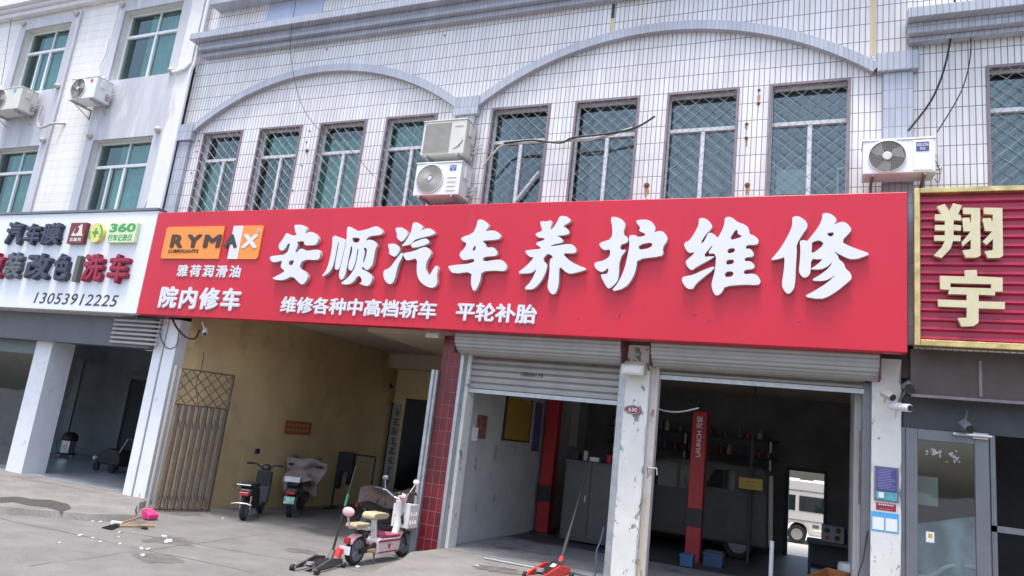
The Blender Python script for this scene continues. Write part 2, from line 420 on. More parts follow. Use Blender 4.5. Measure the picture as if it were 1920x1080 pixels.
BLUEC = mat('blue_plastic', (.03, .075, .16), rough=.45, var=.1)
BLUEL = mat('sky_blue_print', (.08, .38, .70), rough=.5, var=.05)
PAPER = mat('white_paper', (.80, .80, .78), rough=.8, var=.04)
PURPLE = mat('purple_notice', (.07, .065, .22), rough=.4, var=.1)
PURPLE_L = mat('lilac_print', (.25, .235, .47), rough=.5, var=.1)
RUSTY_GATE = mat('rusty_gate_steel', (.115, .092, .076), rough=.7, metal=.2, var=.2, scale=12, dirt=((.19, .10, .05), .5, 9, .12, .5))
VAN_G = mat('dark_grey_car_paint', (.055, .056, .05), rough=.55, var=.2, coat=.1)
BUS_W = mat('white_bus_paint', (.72, .72, .68), rough=.35, var=.03, coat=.3)
CARGLASS = mat('dark_car_glass', (.02, .03, .03), rough=.06, var=.1)
CREAM_P = mat('beige_lamp_body', (.52, .50, .42), rough=.5, var=.08)
PLASTIC_REFLECTION = mat('grey_plastic_and_reflection', (.52, .57, .59), rough=.3, var=.25, scale=3)  # plastic of drum and bag, and the stand-in reflection behind the glass door
SILVER = mat('silver_paint', (.5, .5, .5), rough=.3, metal=.7, var=.08)
GREENT = mat('green_tape', (.03, .20, .10), rough=.5, var=.1)
YARD = mat('yard_concrete', (.46, .44, .40), rough=.9, var=.12, scale=1)

# ------------------------------------------------------------------ ground
g = MB(); g.face([(-260, -260, 0), (260, -260, 0), (260, 260, 0), (-260, 260, 0)])
struct(g.build('street', CONC, fix=False))

def slab(name, poly, z, skirt, mtl, low=0.0):
    """raised concrete slab with a sloped, slightly ragged edge"""
    n = len(poly); cx = sum(p[0] for p in poly) / n; cy = sum(p[1] for p in poly) / n
    pts = []
    for i in range(n):
        a, b = Vector(poly[i]), Vector(poly[(i + 1) % n]); k = max(1, int((b - a).length / .5))
        for j in range(k): pts.append(a.lerp(b, j / k))
    mb = MB(); top = []; bot = []
    for p in pts:
        d = Vector((p.x - cx, p.y - cy)).normalized(); jit = random.uniform(-.05, .05)
        top.append((p.x + d.x * jit, p.y + d.y * jit, z)); bot.append((p.x + d.x * (skirt + jit), p.y + d.y * (skirt + jit), low - .02))
    mb.face(top)
    for i in range(len(pts)): mb.face([top[i], bot[i], bot[(i + 1) % len(pts)], top[(i + 1) % len(pts)]])
    return struct(mb.build(name, mtl))
slab('pavement', [(-6.05, 11.9), (-6.12, 11.4), (-6.15, 10.95), (-5.95, 10.3), (-5.72, 9.4), (-5.5, 8.6), (-5.2, 7.0), (9, 5.5), (9, 11.9)], .22, .16, SLABM)
slab('pavement', [(-13.2, 12.0), (-12.6, 11.15), (-11.4, 10.02), (-11.6, 9.4), (-12.2, 8.95), (-12.9, 8.5), (-13.8, 8.3), (-30, 8.0), (-30, 12.0)], .115, .07, SLABM)
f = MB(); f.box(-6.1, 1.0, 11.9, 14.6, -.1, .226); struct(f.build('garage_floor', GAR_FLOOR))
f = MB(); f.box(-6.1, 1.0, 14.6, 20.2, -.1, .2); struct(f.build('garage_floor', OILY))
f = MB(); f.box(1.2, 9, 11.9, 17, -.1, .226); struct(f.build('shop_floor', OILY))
f = MB(); f.box(-40, -13.8, 11.95, 17.5, -.1, .125); struct(f.build('shop_floor', TILE_FLOOR))
f = MB(); f.face([(-14, 20.2, .06), (20, 20.2, .06), (20, 60, .06), (-14, 60, .06)]); struct(f.build('yard', YARD))
# worn asphalt patch at the foot of the left slab
f = MB(); pp = [P(x, y, 2, .1195) for x, y in [(0, 932), (35, 931), (60, 936), (95, 937), (128, 945), (134, 953), (116, 960), (88, 951), (50, 947), (25, 941), (0, 943)]]
f.face(pp); struct(f.build('asphalt_patch', PATCH))

# cracks / joints in the concrete
def crack(a, b, z, wd=.006, n=14, amp=.04):
    mb = MB(); a = Vector((*a, z)); b = Vector((*b, z)); d = (b - a).normalized(); s = Vector((-d.y, d.x, 0)); prev = None
    for i in range(n + 1):
        p = a.lerp(b, i / n) + s * random.uniform(-amp, amp); ww = wd * random.uniform(.5, 1.2)
        cur = (p - s * ww, p + s * ww)
        if prev: mb.face([prev[0], cur[0], cur[1], prev[1]])
        prev = cur
    return struct(mb.build('ground_crack', PATCH, fix=False))
OIL = mat('oil_stain', (.118, .114, .109), rough=.65, var=.3, scale=5)
for cx_, cy_, r_, z_ in ((-9.6, 9.2, .35, .003), (-7.9, 10.4, .22, .003), (-11.9, 11.6, .4, .003), (-8.6, 8.1, .3, .003), (-4.6, 10.9, .3, .224), (-3.3, 11.2, .22, .224), (-9.0, 12.6, .5, .003), (-7.3, 12.2, .3, .003)):
    mb = MB(); n = 18; mb.face([(cx_ + r_ * random.uniform(.5, 1.25) * 1.4 * math.cos(2 * math.pi * i / n), cy_ + r_ * random.uniform(.5, 1.25) * math.sin(2 * math.pi * i / n), z_) for i in range(n)]); struct(mb.build('oil_stain', OIL, fix=False))
crack((-13.2, 8.2), (-7.2, 8.5), .004); crack((-9.4, 11.4), (-9.0, 6.5), .004); crack((-11.6, 8.9), (-6.3, 9.9), .004, .006)
crack((-5.0, 11.3), (-2.2, 10.6), .2245, .008); crack((-3.4, 11.85), (-3.6, 8.0), .2245, .008)
crack((-20, 11.2), (-13.4, 11.4), .1195, .012)

# ------------------------------------------------------------------ main tiled building
WX0 = -13.945; PITCH = 1.746; WW = 1.255
win_x = [WX0 + PITCH * k for k in range(4)] + [-6.21 + 1.752 * k for k in range(4)]
B = thing('tiled_building', 'long white tiled building with two shallow arches over eight meshed windows and garage bays below', 'building', (-6.8, 11.95, 0))
mb = MB(); wall_holes(mb, -14.72, 1.2, 4.3, 15, [(x, x + WW, 5.9, 8.62) for x in win_x], 11.95, .28)
mb.build('upper_wall', TILE, B, fix=False)
mb = MB(); mb.box(-14.7, 1.18, 19.9, 20.1, 4.0, 15); mb.box(-14.72, -14.6, 12.0, 19.9, 4.0, 15); mb.box(1.08, 1.2, 12.3, 19.9, 4.2, 15); mb.build('rear_wall', TILE, B)
mb = MB(); mb.box(-14.72, 1.2, 11.97, 20.1, 15, 15.2); mb.build('roof', CONC, B)
mb = MB(); mb.box(-13.15, -6.3, 11.96, 20.1, 4.3, 4.5); mb.build('ceiling', CEIL, B); mb = MB(); mb.box(-6.3, 1.2, 12.31, 20.1, 4.0, 4.25); mb.build('ceiling', CEIL, B)
mb = MB(); mb.face([(-14.5, 15, 4.3), (1.0, 15, 4.3), (1.0, 15, 9.4), (-14.5, 15, 9.4)]); mb.face([(-14.5, 12.3, 9.4), (1, 12.3, 9.4), (1, 15, 9.4), (-14.5, 15, 9.4)])
mb.build('upper_room', GREY_CURT, B, fix=False)
# cornices
mb = MB(); mb.box(-14.62, 1.1, 11.5, 11.95, 10.95, 11.12); mb.box(-14.5, 1.1, 11.68, 11.95, 10.74, 10.948); mb.box(-14.4, 1.1, 11.8, 11.95, 10.62, 10.738)
mb.build('cornice', TILE_B, B, bevel=.01)
mb = MB(); mb.box(-14.3, 1.1, 11.6, 11.95, 11.93, 12.3); mb.build('cornice', TILE_B, B, bevel=.01)
q = [P(x, y, 1, 11.94) for x, y in [(500, 37), (604, 22), (612, -20), (512, -10)]]
mb = MB(); mb.box(q[0].x, q[1].x, 11.93, 11.96, 11.28, 11.9); mb.build('blue_tile_panel', mat('pale_blue_tile', (.42, .48, .62), rough=.3, var=.06), B)
# arches
def arch(cx, hw, z0, rise, th, dep):
    Rr = (hw * hw + rise * rise) / (2 * rise); zc = z0 + rise - Rr; a0 = math.asin(hw / Rr)
    mb = MB(); n = 44; pr = None
    for i in range(n + 1):
        a = -a0 + 2 * a0 * i / n
        inn = (cx + Rr * math.sin(a), zc + Rr * math.cos(a)); out = (cx + (Rr + th) * math.sin(a), zc + (Rr + th) * math.cos(a))
        cur = [(inn[0], 11.95 - dep, inn[1]), (out[0], 11.95 - dep, out[1]), (out[0], 11.96, out[1]), (inn[0], 11.96, inn[1])]
        if pr:
            for k in range(4): mb.face([pr[k], cur[k], cur[(k + 1) % 4], pr[(k + 1) % 4]])
        pr = cur
    mb.build('arch', TILE_ARCH, B)
arch(-10.58, 3.62, 8.62, 1.2, .17, .13)
arch(-2.94, 3.56, 8.62, 1.2, .17, .13)
for x0, x1, zc0, zc1 in ((-14.72, -14.2, 8.4, 8.82), (-7.02, -6.46, 8.46, 8.85), (.68, 1.27, 8.6, 8.93)):
    mb = MB(); mb.box(x0, x1, 11.8, 11.95, zc0, zc1); mb.box(x0 + .08, x1 - .08, 11.86, 11.95, 4.2, zc0 - .003); mb.build('pilaster', TILE_B, B, bevel=.006)

# windows: steel surround > white frame, panes, diamond security mesh, curtain
def diamond_grille(x0, x1, z0, z1, y, px=.245, pz=.225, r=.005):
    mb = MB(); wd = x1 - x0; hg = z1 - z0; sl = pz / px
    for sgn in (1, -1):
        k = -int(hg / pz) - 2
        while k * px < wd + hg / sl:
            pts = []
            # z = z0 + sgn*sl*(x - xs)
            xs = x0 + k * px
            if sgn > 0: a = (xs, z0); bq = (xs + hg / sl, z1)
            else: a = (xs, z1); bq = (xs + hg / sl, z0)
            ta, tb = 0.0, 1.0
            dx = bq[0] - a[0]
            ta = max(ta, (x0 - a[0]) / dx); tb = min(tb, (x1 - a[0]) / dx)
            if tb - ta > .02:
                n = max(2, int((tb - ta) * hg / (pz / 4)))
                for i in range(n + 1):
                    t = ta + (tb - ta) * i / n; x = a[0] + dx * t; z = a[1] + (bq[1] - a[1]) * t
                    pts.append((x, y + .012 * sgn * math.cos(2 * math.pi * (x - x0) / px), z))
                mb.tube(pts, r, 4, caps=False)
            k += 1
    return mb

def curtain_mb(x0, x1, z0, z1, y, amp=.03, wl=.14):
    mb = MB(); n = int((x1 - x0) / .03); pr = None
    for i in range(n + 1):
        x = x0 + (x1 - x0) * i / n; yy = y + amp * math.sin(2 * math.pi * x / wl) + .015 * math.sin(9.7 * x)
        cur = ((x, yy, z0), (x, yy, z1))
        if pr: mb.face([pr[0], cur[0], cur[1], pr[1]])
        pr = cur
    return mb

def make_window(x0, gl, zt, parent, mesh_r=True, cx=None):
    x1 = x0 + WW; z0, z1 = 5.92, 8.615
    s = MB(); t = .045
    s.box(x0 + .003, x0 + t, 11.93, 12.0, z0, z1); s.box(x1 - t, x1 - .003, 11.93, 12.0, z0, z1); s.box(x0 + t, x1 - t, 11.93, 12.0, z1 - t, z1)
    win = s.build('window', MAUVE, parent)
    f = MB(); c = .05; y0, y1 = 12.11, 12.17; xm = (x0 + x1) / 2 + .02
    f.box(x0 + .004, x0 + c, y0, y1, z0, z1 - .003); f.box(x1 - c, x1 - .004, y0, y1, z0, z1 - .003); f.box(x0 + c, x1 - c, y0 + .001, y1, z1 - c, z1 - .003)
    f.box(x0 + c, x1 - c, y0 - .02, y1, zt - .035, zt + .035); f.box(xm - .035, xm + .035, y0 - .012, y1, z0, zt - .036)
    f.build('frame', WHITE_FRAME, win, bevel=.004)
    p = MB(); p.face([(x0, 12.15, z0), (x1, 12.15, z0), (x1, 12.15, z1), (x0, 12.15, z1)]); p.build('pane', gl, win, fix=False)
    diamond_grille(x0 + t, x1 - t, z0, z1 - t, 11.945).build('grille', MESHW, win, fix=False)
    return win
def copy_tree(o, parent, loc):
    c = o.copy(); COL.objects.link(c); c.parent = parent; c.location = loc
    ORG[c.name] = org(o)
    for ch in list(o.children): copy_tree(ch, c, ch.location)
    return c
WA = make_window(win_x[0], GLASS_T, 7.94, B)
WB = make_window(win_x[4], GLASS_B, 7.93, B)
wins = [WA] + [copy_tree(WA, B, (win_x[k] - win_x[0], 0, 0)) for k in (1, 2, 3)] + [WB] + [copy_tree(WB, B, (win_x[k] - win_x[4], 0, 0)) for k in (5, 6, 7)]
for k, (a, b_, zz0, zz1, mm) in enumerate([(.08, .55, 5.9, 7.9, CREAM_CURT), (.05, 1.2, 7.95, 8.5, TEAL_CURT), (.05, 1.2, 5.9, 8.3, TEAL_CURT), (.05, 1.2, 7.95, 8.55, TEAL_CURT),
                                           (.05, .45, 5.9, 8.5, GREY_CURT), (.3, 1.2, 5.9, 8.6, GREY_CURT), (.04, 1.2, 5.9, 8.6, GREY_CURT), (.04, 1.22, 6.3, 8.6, GREY_CURT)]):
    c = curtain_mb(win_x[k] + a, win_x[k] + b_, zz0, zz1, 12.24); o = c.build('curtain', mm, wins[k], fix=False)
    o.location = (-wins[k].location.x, 0, 0)
# things standing behind the glass
q = P(1480, 342, 1, 12.3); mb = MB(); mb.box(q.x - .2, q.x + .26, 12.19, 12.21, q.z - .25, q.z + .18); tag(mb.build('carton', mat('pale_board', (.42, .50, .50), rough=.7, var=.1)), 'pale square board behind the glass of the eighth meshed window', 'board')
q = P(1571, 330, 1, 12.2); mb = MB(); mb.tube([(q.x, 12.2, 5.95), (q.x, 12.2, q.z + .12), (q.x + .22, 12.2, q.z + .12)], .03, 8); tag(mb.build('pipe', mat('pale_green_pipe', (.50, .66, .58), rough=.4)), 'pale green bent pipe behind the glass of the eighth meshed window', 'pipe')
q = P(824, 382, 1, 12.2); mb = MB(); mb.box(q.x - .25, q.x + .25, 12.19, 12.21, q.z - .02, q.z + .02); tag(mb.build('white_strip', WHITE_FRAME), 'short white strip behind the mesh left of the round-fan air conditioner', 'strip')
# rusty anchors on the wall between the windows
for px, py, r in [(1423, 168, .03), (1422, 193, .035), (1400, 232, .035), (1399, 258, .035), (1401, 346, .05), (1212, 347, .06), (1213, 375, .03), (372, 264, .025), (368, 284, .02), (358, 324, .02),
                  (580, 245, .025), (574, 266, .022), (575, 282, .05), (565, 310, .02), (548, 357, .022), (1678, 205, .03), (612, 92, .025), (833, 66, .02), (366, 136, .02)]:
    p = P(px, py, 1, 11.93); mb = MB(); a = 7
    mb.lathe([(r, 0), (r * .9, .012), (r * .3, .016), (r * .3, .05)], (p.x, 11.955, p.z), (0, -1, 0), a); mb.build('wall_anchor', RUST if r > .024 else LETTER_DK, B)
RUSTST = mat('rust_bloom', (.42, .27, .15), rough=.8, var=.35, scale=14)
for px, py, r_, dr in [(1423, 180, .05, .25), (1400, 262, .05, .22), (1401, 350, .09, .16), (1212, 352, .11, .14), (1399, 236, .045, .1), (575, 286, .035, .1)]:
    p = P(px, py, 1, 11.945); mb = MB(); n = 14; pts = []
    for i in range(n):
        a = 2 * math.pi * i / n; q = r_ * random.uniform(.45, 1.0); z = q * math.sin(a) * (1.0 if math.sin(a) > 0 else 1 + dr / r_ * random.uniform(.3, 1.0)); pts.append((p.x + q * .6 * math.cos(a), 11.947, p.z + z))
    mb.face(pts); mb.build('rust_stain', RUSTST, B, fix=False)
# long rust and rain streaks running down below anchors (stains in the tiles, thin films)
STAIN = mat('ochre_stain', (.62, .52, .33), rough=.5, var=.15, scale=4, streak=True)
for px0, py0, py1, wd in [(1641, 0, 104, .075), (1151, 28, 60, .06)]:
    p0 = P(px0, py0, 1, 11.945); p1 = P(px0 - 2, py1, 1, 11.945)
    mb = MB(); mb.box(p0.x - wd, p0.x + wd * .2, 11.946, 11.952, p1.z, min(p0.z + .4, 10.6)); mb.build('tile_stain', STAIN, B)
p0 = P(1151, 8, 1, 11.94); p1 = P(1150, 33, 1, 11.94); mb = MB(); mb.box(p0.x - .03, p0.x + .03, 11.93, 11.96, p1.z, p0.z); mb.build('missing_tile', LETTER_DK, B)

# ---- ground floor
mb = MB(); mb.box(-6.1, 1.15, 11.94, 12.3, 3.72, 4.3); mb.build('lintel', BROWNP, B)
mb = MB(); mb.prism([(-13.15, 12.0), (-12.78, 12.32), (-12.42, 12.72), (-12.12, 13.2), (-11.92, 13.8), (-11.82, 14.5), (-11.8, 15.2), (-11.8, 18.75), (-13.15, 18.75)], lambda u, v, d: (u, v, d), -.1, 4.299)
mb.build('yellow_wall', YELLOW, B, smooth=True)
mb = MB(); mb.box(-11.8, -11.5, 18.75, 18.95, -.1, 4.29); mb.box(-11.5, -6.37, 18.75, 18.95, 3.05, 4.29); mb.box(-8.9, -6.37, 18.75, 18.95, -.1, 3.05)
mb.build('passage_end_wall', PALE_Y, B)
mb = MB(); mb.box(-11.8, -6.37, 18.2, 18.45, 3.86, 4.299); mb.box(-8.6, -6.37, 12.3, 18.2, 4.02, 4.299); mb.build('ceiling_beam', CEIL, B)
mb = MB(); mb.box(-6.36, -6.30, 12.3, 20, -.1, 4.298); mb.build('passage_wall', YELLOW, B)
mb = MB(); mb.box(-6.296, -6.1, 12.26, 20, -.1, 3.996); mb.build('garage_wall', WALL_IN, B)
mb = MB(); mb.box(.92, 1.2, 12.26, 20, -.1, 3.996); mb.build('garage_wall', WALL_IN, B); mb = MB(); mb.box(.44, .918, 12.27, 14.2, -.1, 3.995); mb.build('inner_pier', WALL_IN, B)
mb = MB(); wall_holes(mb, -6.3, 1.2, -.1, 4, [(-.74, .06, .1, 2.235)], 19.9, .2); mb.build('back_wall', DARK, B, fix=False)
mb = MB(); mb.box(-.84, -.74, 19.86, 19.9, .1, 2.32); mb.box(.06, .14, 19.86, 19.9, .1, 2.32); mb.box(-.74, .06, 19.86, 19.9, 2.24, 2.32); mb.build('rear_door_frame', DARK2, B)
# passage rear room
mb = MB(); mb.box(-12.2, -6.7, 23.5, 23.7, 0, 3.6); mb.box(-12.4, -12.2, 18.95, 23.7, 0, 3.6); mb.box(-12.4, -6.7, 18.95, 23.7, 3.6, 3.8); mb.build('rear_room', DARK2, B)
# columns
mb = MB(); mb.box(-6.54, -6.12, 11.83, 12.28, -.05, 3.96); mb.build('red_tiled_column', TILE_RED, B, bevel=.004)
mb = MB(); mb.box(-6.635, -6.545, 11.76, 12.1, 0, 3.3); mb.box(-6.66, -6.60, 11.72, 11.755, 0, 3.3); mb.box(-6.118, -6.05, 11.78, 11.92, .2, 3.75); mb.build('shutter_rail', STEEL, B, bevel=.004)
mb = MB(); mb.box(-6.05, -5.98, 11.93, 12.24, .2, 3.7); mb.build('left_jamb', WHITE_PEEL, B)
def pillar(x0, x1, name='pillar'):
    mb = MB(); n = 36; z0, z1 = -.1, 3.97
    # slightly chipped corners
    pr = None
    for i in range(n + 1):
        z = z0 + (z1 - z0) * i / n; j0 = random.choice([0, 0, 0, .008, .02]); j1 = random.choice([0, 0, .01, .025, .035])
        cur = [(x0 + j0, 11.83, z), (x1 - j1, 11.83, z), (x1, 11.83 + j1 * 1.5, z), (x1, 12.26, z), (x0, 12.26, z), (x0, 11.83 + j0 * 1.5, z)]
        if pr:
            for k in range(6): mb.face([pr[k], pr[(k + 1) % 6], cur[(k + 1) % 6], cur[k]])
        pr = cur
    mb.build(name, WHITE_PEEL, B)
pillar(-3.03, -2.63); pillar(.65, 1.03)
mb = MB(); mb.box(-3.16, -3.032, 11.9, 12.1, .2, 3.72); mb.build('shutter_rail', STEEL, B, bevel=.005)
mb = MB(); mb.box(-2.628, -2.50, 11.93, 12.12, .2, 3.7); mb.build('shutter_rail', mat('rusty_white_rail', (.55, .50, .47), rough=.6, var=.1, dirt=((.22, .12, .07), .6, 7, .08, .4)), B, bevel=.004)
mb = MB(); mb.box(.53, .648, 11.98, 12.2, .2, 3.62); mb.build('shutter_rail', GREY_AL, B, bevel=.005)
# roller shutters: coiled curtain in its bracket above, hanging slats below
def roller(x0, x1, zb, zt, coil_x1):
    mb = MB()
    # hanging curtain
    n = max(3, int((zt - zb) / .105)); h = (zt - zb) / n
    for i in range(n):
        z = zb + i * h; pr = [(x0, 12.02, z), (x0, 11.985, z + h * .15), (x0, 11.98, z + h * .55), (x0, 12.005, z + h * .9), (x0, 12.02, z + h)]
        for k in range(4):
            a, b = pr[k], pr[k + 1]; mb.face([a, (x1, a[1], a[2]), (x1, b[1], b[2]), b])
    sh = mb.build('roller_shutter', SHUT, B, fix=False)
    mb = MB(); mb.box(x0, x1, 11.97, 12.03, zb - .07, zb); mb.build('bottom_rail', STEEL, sh)
    mb = MB(); cy, cz, rr = 11.72, 3.93, .30; npt = 9
    prof = []
    for i in range(npt * 4 + 1):
        a = R(170) + R(130) * i / (npt * 4)
        q = rr + .018 * abs(math.sin(math.pi * i / 4))
        prof.append((cy + q * math.cos(a), cz + q * math.sin(a)))
    for k in range(len(prof) - 1):
        a, b = prof[k], prof[k + 1]; mb.face([(x0 - .05, a[0], a[1]), (coil_x1, a[0], a[1]), (coil_x1, b[0], b[1]), (x0 - .05, b[0], b[1])])
    mb.build('coil', SHUT, sh, fix=False)
    for xx in (coil_x1 + .005, x0 - .08): mb = MB(); mb.box(xx, xx + .02, 11.45, 12.0, 3.62, 4.1); mb.build('end_plate', MAROON, sh)
    return sh
S1 = roller(-6.05, -3.16, 3.03, 3.74, -3.05)
S2 = roller(-2.5, .55, 3.52, 3.8, .72)
text_mesh('stencil', '18888135', LETTER_DK, S1, wallfn(11.978), -4.98, -4.55, 3.325, 3.385, bold=.02, depth=.003)

# house number plate
p = P(1186, 768, 1, 11.8); HN = thing('number_plate', 'small dark red oval plate with 630 on the peeling white pillar', 'house number', (p.x, 11.83, p.z))
mb = MB(); mb.lathe([(.145, 0), (.145, .012)], (p.x, 11.828, p.z), (0, -1, 0), 28)
for i in range(len(mb.v)): mb.v[i].z = p.z + (mb.v[i].z - p.z) * .5
mb.build('plate', mat('plate_red', (.22, .02, .05), rough=.35, var=.05), HN)
mb = MB()
ring = [(.125 * math.cos(2 * math.pi * k / 28), .062 * math.sin(2 * math.pi * k / 28)) for k in range(29)]
mb.tube([(p.x + a, 11.814, p.z + b) for a, b in ring], .003, 4, caps=False); mb.build('border', LETTER_W, HN)
text_mesh('digits', '630', LETTER_W, HN, wallfn(11.815), p.x - .072, p.x + .072, p.z - .032, p.z + .032, bold=.02, depth=.004)

# ------------------------------------------------------------------ left white building
L = thing('white_building', 'white stone-clad building with grey window surrounds at the left edge', 'building', (-20, 11.9, 0))
mb = MB(); XA = (-17.75, -15.55); XB = (-21.95, -19.9)
holes = []
for a, b in (XA, XB): holes += [(a, b, 10.32, 12.42), (a, b, 6.0, 8.62)]
wall_holes(mb, -34, -14.74, 3.9, 15, holes, 11.9, .3); mb.build('upper_wall', TILE_CREAM, L, fix=False)
mb = MB(); mb.box(-34, -14.74, 17.5, 17.7, -.1, 15); mb.box(-34, -14.74, 12.2, 17.5, 14.8, 15); mb.box(-34.2, -34, 11.9, 17.7, -.1, 15); mb.box(-14.9, -14.74, 12.25, 17.5, 4.2, 14.8); mb.build('rear_wall', DARK, L)
mb = MB(); mb.box(-34, -13.82, 11.95, 17.5, 3.9, 4.2); mb.build('ceiling', DARK, L)
mb = MB(); mb.box(-34, -14.74, 11.72, 11.9, 12.86, 13.0); mb.box(-34, -14.74, 11.62, 11.9, 13.003, 13.1); mb.box(-34, -14.74, 11.5, 11.9, 13.103, 13.35); mb.build('cornice', mat('cream_moulding', (.72, .72, .74), rough=.7, var=.06), L, bevel=.01)
mb = MB(); mb.face([(-33, 14.5, 4.3), (-14.9, 14.5, 4.3), (-14.9, 14.5, 14), (-33, 14.5, 14)]); mb.build('upper_room', GREY_CURT, L, fix=False)
for k, (a, b) in enumerate((XA, XB)):
    mb = MB()
    wall_holes(mb, a - .3, b + .32, 5.0, 12.72, [(a, b, 10.32, 12.42), (a, b, 6.0, 8.62)], 11.84, .06)
    for x in (a - .3, b + .32): mb.face([(x, 11.84, 5), (x, 11.84, 12.72), (x, 11.9, 12.72), (x, 11.9, 5)])
    mb.face([(a - .3, 11.84, 12.72), (b + .32, 11.84, 12.72), (b + .32, 11.9, 12.72), (a - .3, 11.9, 12.72)])
    mb.build('window_surround', STONE, L, fix=False)
    for z0, z1, zt in ((10.32, 12.42, 11.72), (6.0, 8.62, 7.93)):
        f = MB(); c = .055; y0, y1 = 12.06, 12.12; xm = (a + b) / 2 + .05
        f.box(a + .003, a + c, y0, y1, z0, z1 - .003); f.box(b - c, b - .003, y0, y1, z0, z1 - .003); f.box(a + c, b - c, y0, y1, z1 - c, z1 - .003); f.box(a + c, b - c, y0, y1, z0 + .003, z0 + c)
        f.box(a + c, b - c, y0 - .02, y1, zt - .04, zt + .04); f.box(xm - .04, xm + .04, y0 - .01, y1, z0 + c, zt - .041); f.box(xm - .02, xm + .02, y0 + .002, y1, zt + .041, z1 - c)
        if (z0 < 7) == (k == 0):
            f.box(a + .62, a + .67, y0 - .02, y1 - .005, z0 + c, zt - .041)
        wn = f.build('window', WHITE_FRAME, L, bevel=.005)
        p = MB(); p.face([(a, 12.1, z0), (b, 12.1, z0), (b, 12.1, z1), (a, 12.1, z1)]); p.build('pane', GLASS_T, wn, fix=False)
        curtain_mb(a + (.7 if k == 0 else .5), b - .05, z0, z1 - .05, 12.2).build('curtain', CREAM_CURT, wn, fix=False)
    for z in (12.62, 10.36, 8.74) :
        for x in (a - .13, b + .16):
            mb = MB(); mb.lathe([(.04, 0), (.075, .02), (.085, .06), (.06, .10), (.02, .13)], (x, 11.845, z), (0, -1, 0), 12); mb.build('bolt_cap', mat('beige_cap', (.50, .47, .42), rough=.7, var=.15) if 'beige_cap' not in bpy.data.materials else bpy.data.materials['beige_cap'], L, smooth=True)
# white end strip and rain pipe between the two buildings
mb = MB(); mb.box(-15.18, -14.75, 11.8, 11.898, 4, 15); mb.build('end_pilaster', mat('white_plaster', (.72, .72, .70), rough=.7, var=.06, dirt=((.5, .5, .5), .6, 2, .15, .3)), L)
mb = MB(); mb.tube([(-14.64, 11.83, 13.5), (-14.64, 11.83, 10.5), (-14.68, 11.8, 10.3), (-14.68, 11.8, 6.2)], .045, 10)
PIPE = mb.build('drain_pipe', WHITE_POST, None, smooth=True); tag(PIPE, 'white vertical drain pipe in the corner between white stone and tiled facades', 'pipe')
mb = MB(); mb.tube([(-15.3, 11.78, 10.3), (-15.1, 11.75, 10.27), (-14.85, 11.76, 10.33), (-14.7, 11.78, 10.5)], .04, 8); o = mb.build('elbow_pipe', WHITE_POST, None, smooth=True)
tag(o, 'short white elbow pipe crossing from the grey surround to the drain pipe', 'pipe')
# ground floor of the left shop
for a, b in ((-13.82, -13.56), (-13.5, -13.155)):
    mb = MB(); mb.box(a, b, 11.72, 12.1, 0, 3.97); mb.build('white_post', WHITE_POST, L, bevel=.006)
mb = MB(); mb.box(-13.56, -13.5, 11.8, 12.0, 0, 3.96); mb.build('post_gap', DARK2, L)
mb = MB(); mb.box(-18.0, -17.4, 11.85, 12.45, .1, 3.3); mb.build('column', mat('stained_white_column', (.70, .72, .76), rough=.6, var=.05, dirt=((.36, .33, .18), .64, 3.4, .1, .6)), L, bevel=.006)
mb = MB(); mb.box(-34, -13.83, 11.6, 11.95, 3.27, 3.95); mb.build('fascia', mat('slate_fascia', (.10, .105, .125), rough=.45, var=.1, scale=2), L)
mb = MB()
for i in range(6): mb.box(-15.05, -13.56, 11.54, 11.598, 3.34 + i * .1, 3.39 + i * .1)
mb.build('louvre', mat('louvre_grey', (.38, .36, .35), rough=.5, var=.06), L, bevel=.008)
mb = MB(); mb.box(-34, -18.0, 11.98, 12.06, 2.95, 3.27); mb.build('transom', mat('teal_grey_transom', (.13, .165, .175), rough=.4, var=.08), L)
mb = MB(); mb.face([(-34, 12.02, .13), (-18, 12.02, .13), (-18, 12.02, 2.95), (-34, 12.02, 2.95)]); mb.build('shop_window', GLASS_S, L, fix=False)
mb = MB(); mb.box(-34, -18, 11.99, 12.05, .12, .22); mb.build('window_sill', GREY_AL, L)
# inner partition with an open aluminium door leaf
xb = -22.3; xa = xb - 1.6; mb = MB(); mb.box(xa, xb - .3, 16.38, 16.43, 2.9, 3.2); mb.box(xb - .3, xb, 16.37, 16.44, .13, 3.2); mb.box(xa, xb - .3, 16.38, 16.43, 1.72, 1.8); mb.box(xa, xb - .3, 16.38, 16.43, 1.36, 1.43); mb.box(xa, xb - .3, 16.38, 16.43, .13, .3)
mb.build('inner_door', GREY_AL, L, bevel=.005)
mb = MB(); mb.box(-34, -14.0, 17.3, 17.4, .12, 3.9); mb.build('inner_wall', mat('grey_inner_wall', (.22, .225, .24), rough=.7, var=.15, scale=1.5), L)
mb = MB(); mb.box(-21.25, -21.0, 17.2, 17.29, .12, 2.95); mb.box(-21.0, -19.0, 17.2, 17.29, 2.75, 2.95); mb.build('rear_door_frame', GREY_AL, L); mb = MB(); mb.box(-21.0, -19.0, 17.27, 17.295, .12, 2.75); mb.build('rear_door', DARK2, L)
mb = MB(); mb.box(-13.85, -13.8, 12.1, 17.5, 0, 3.9); mb.build('side_wall', DARK, L)

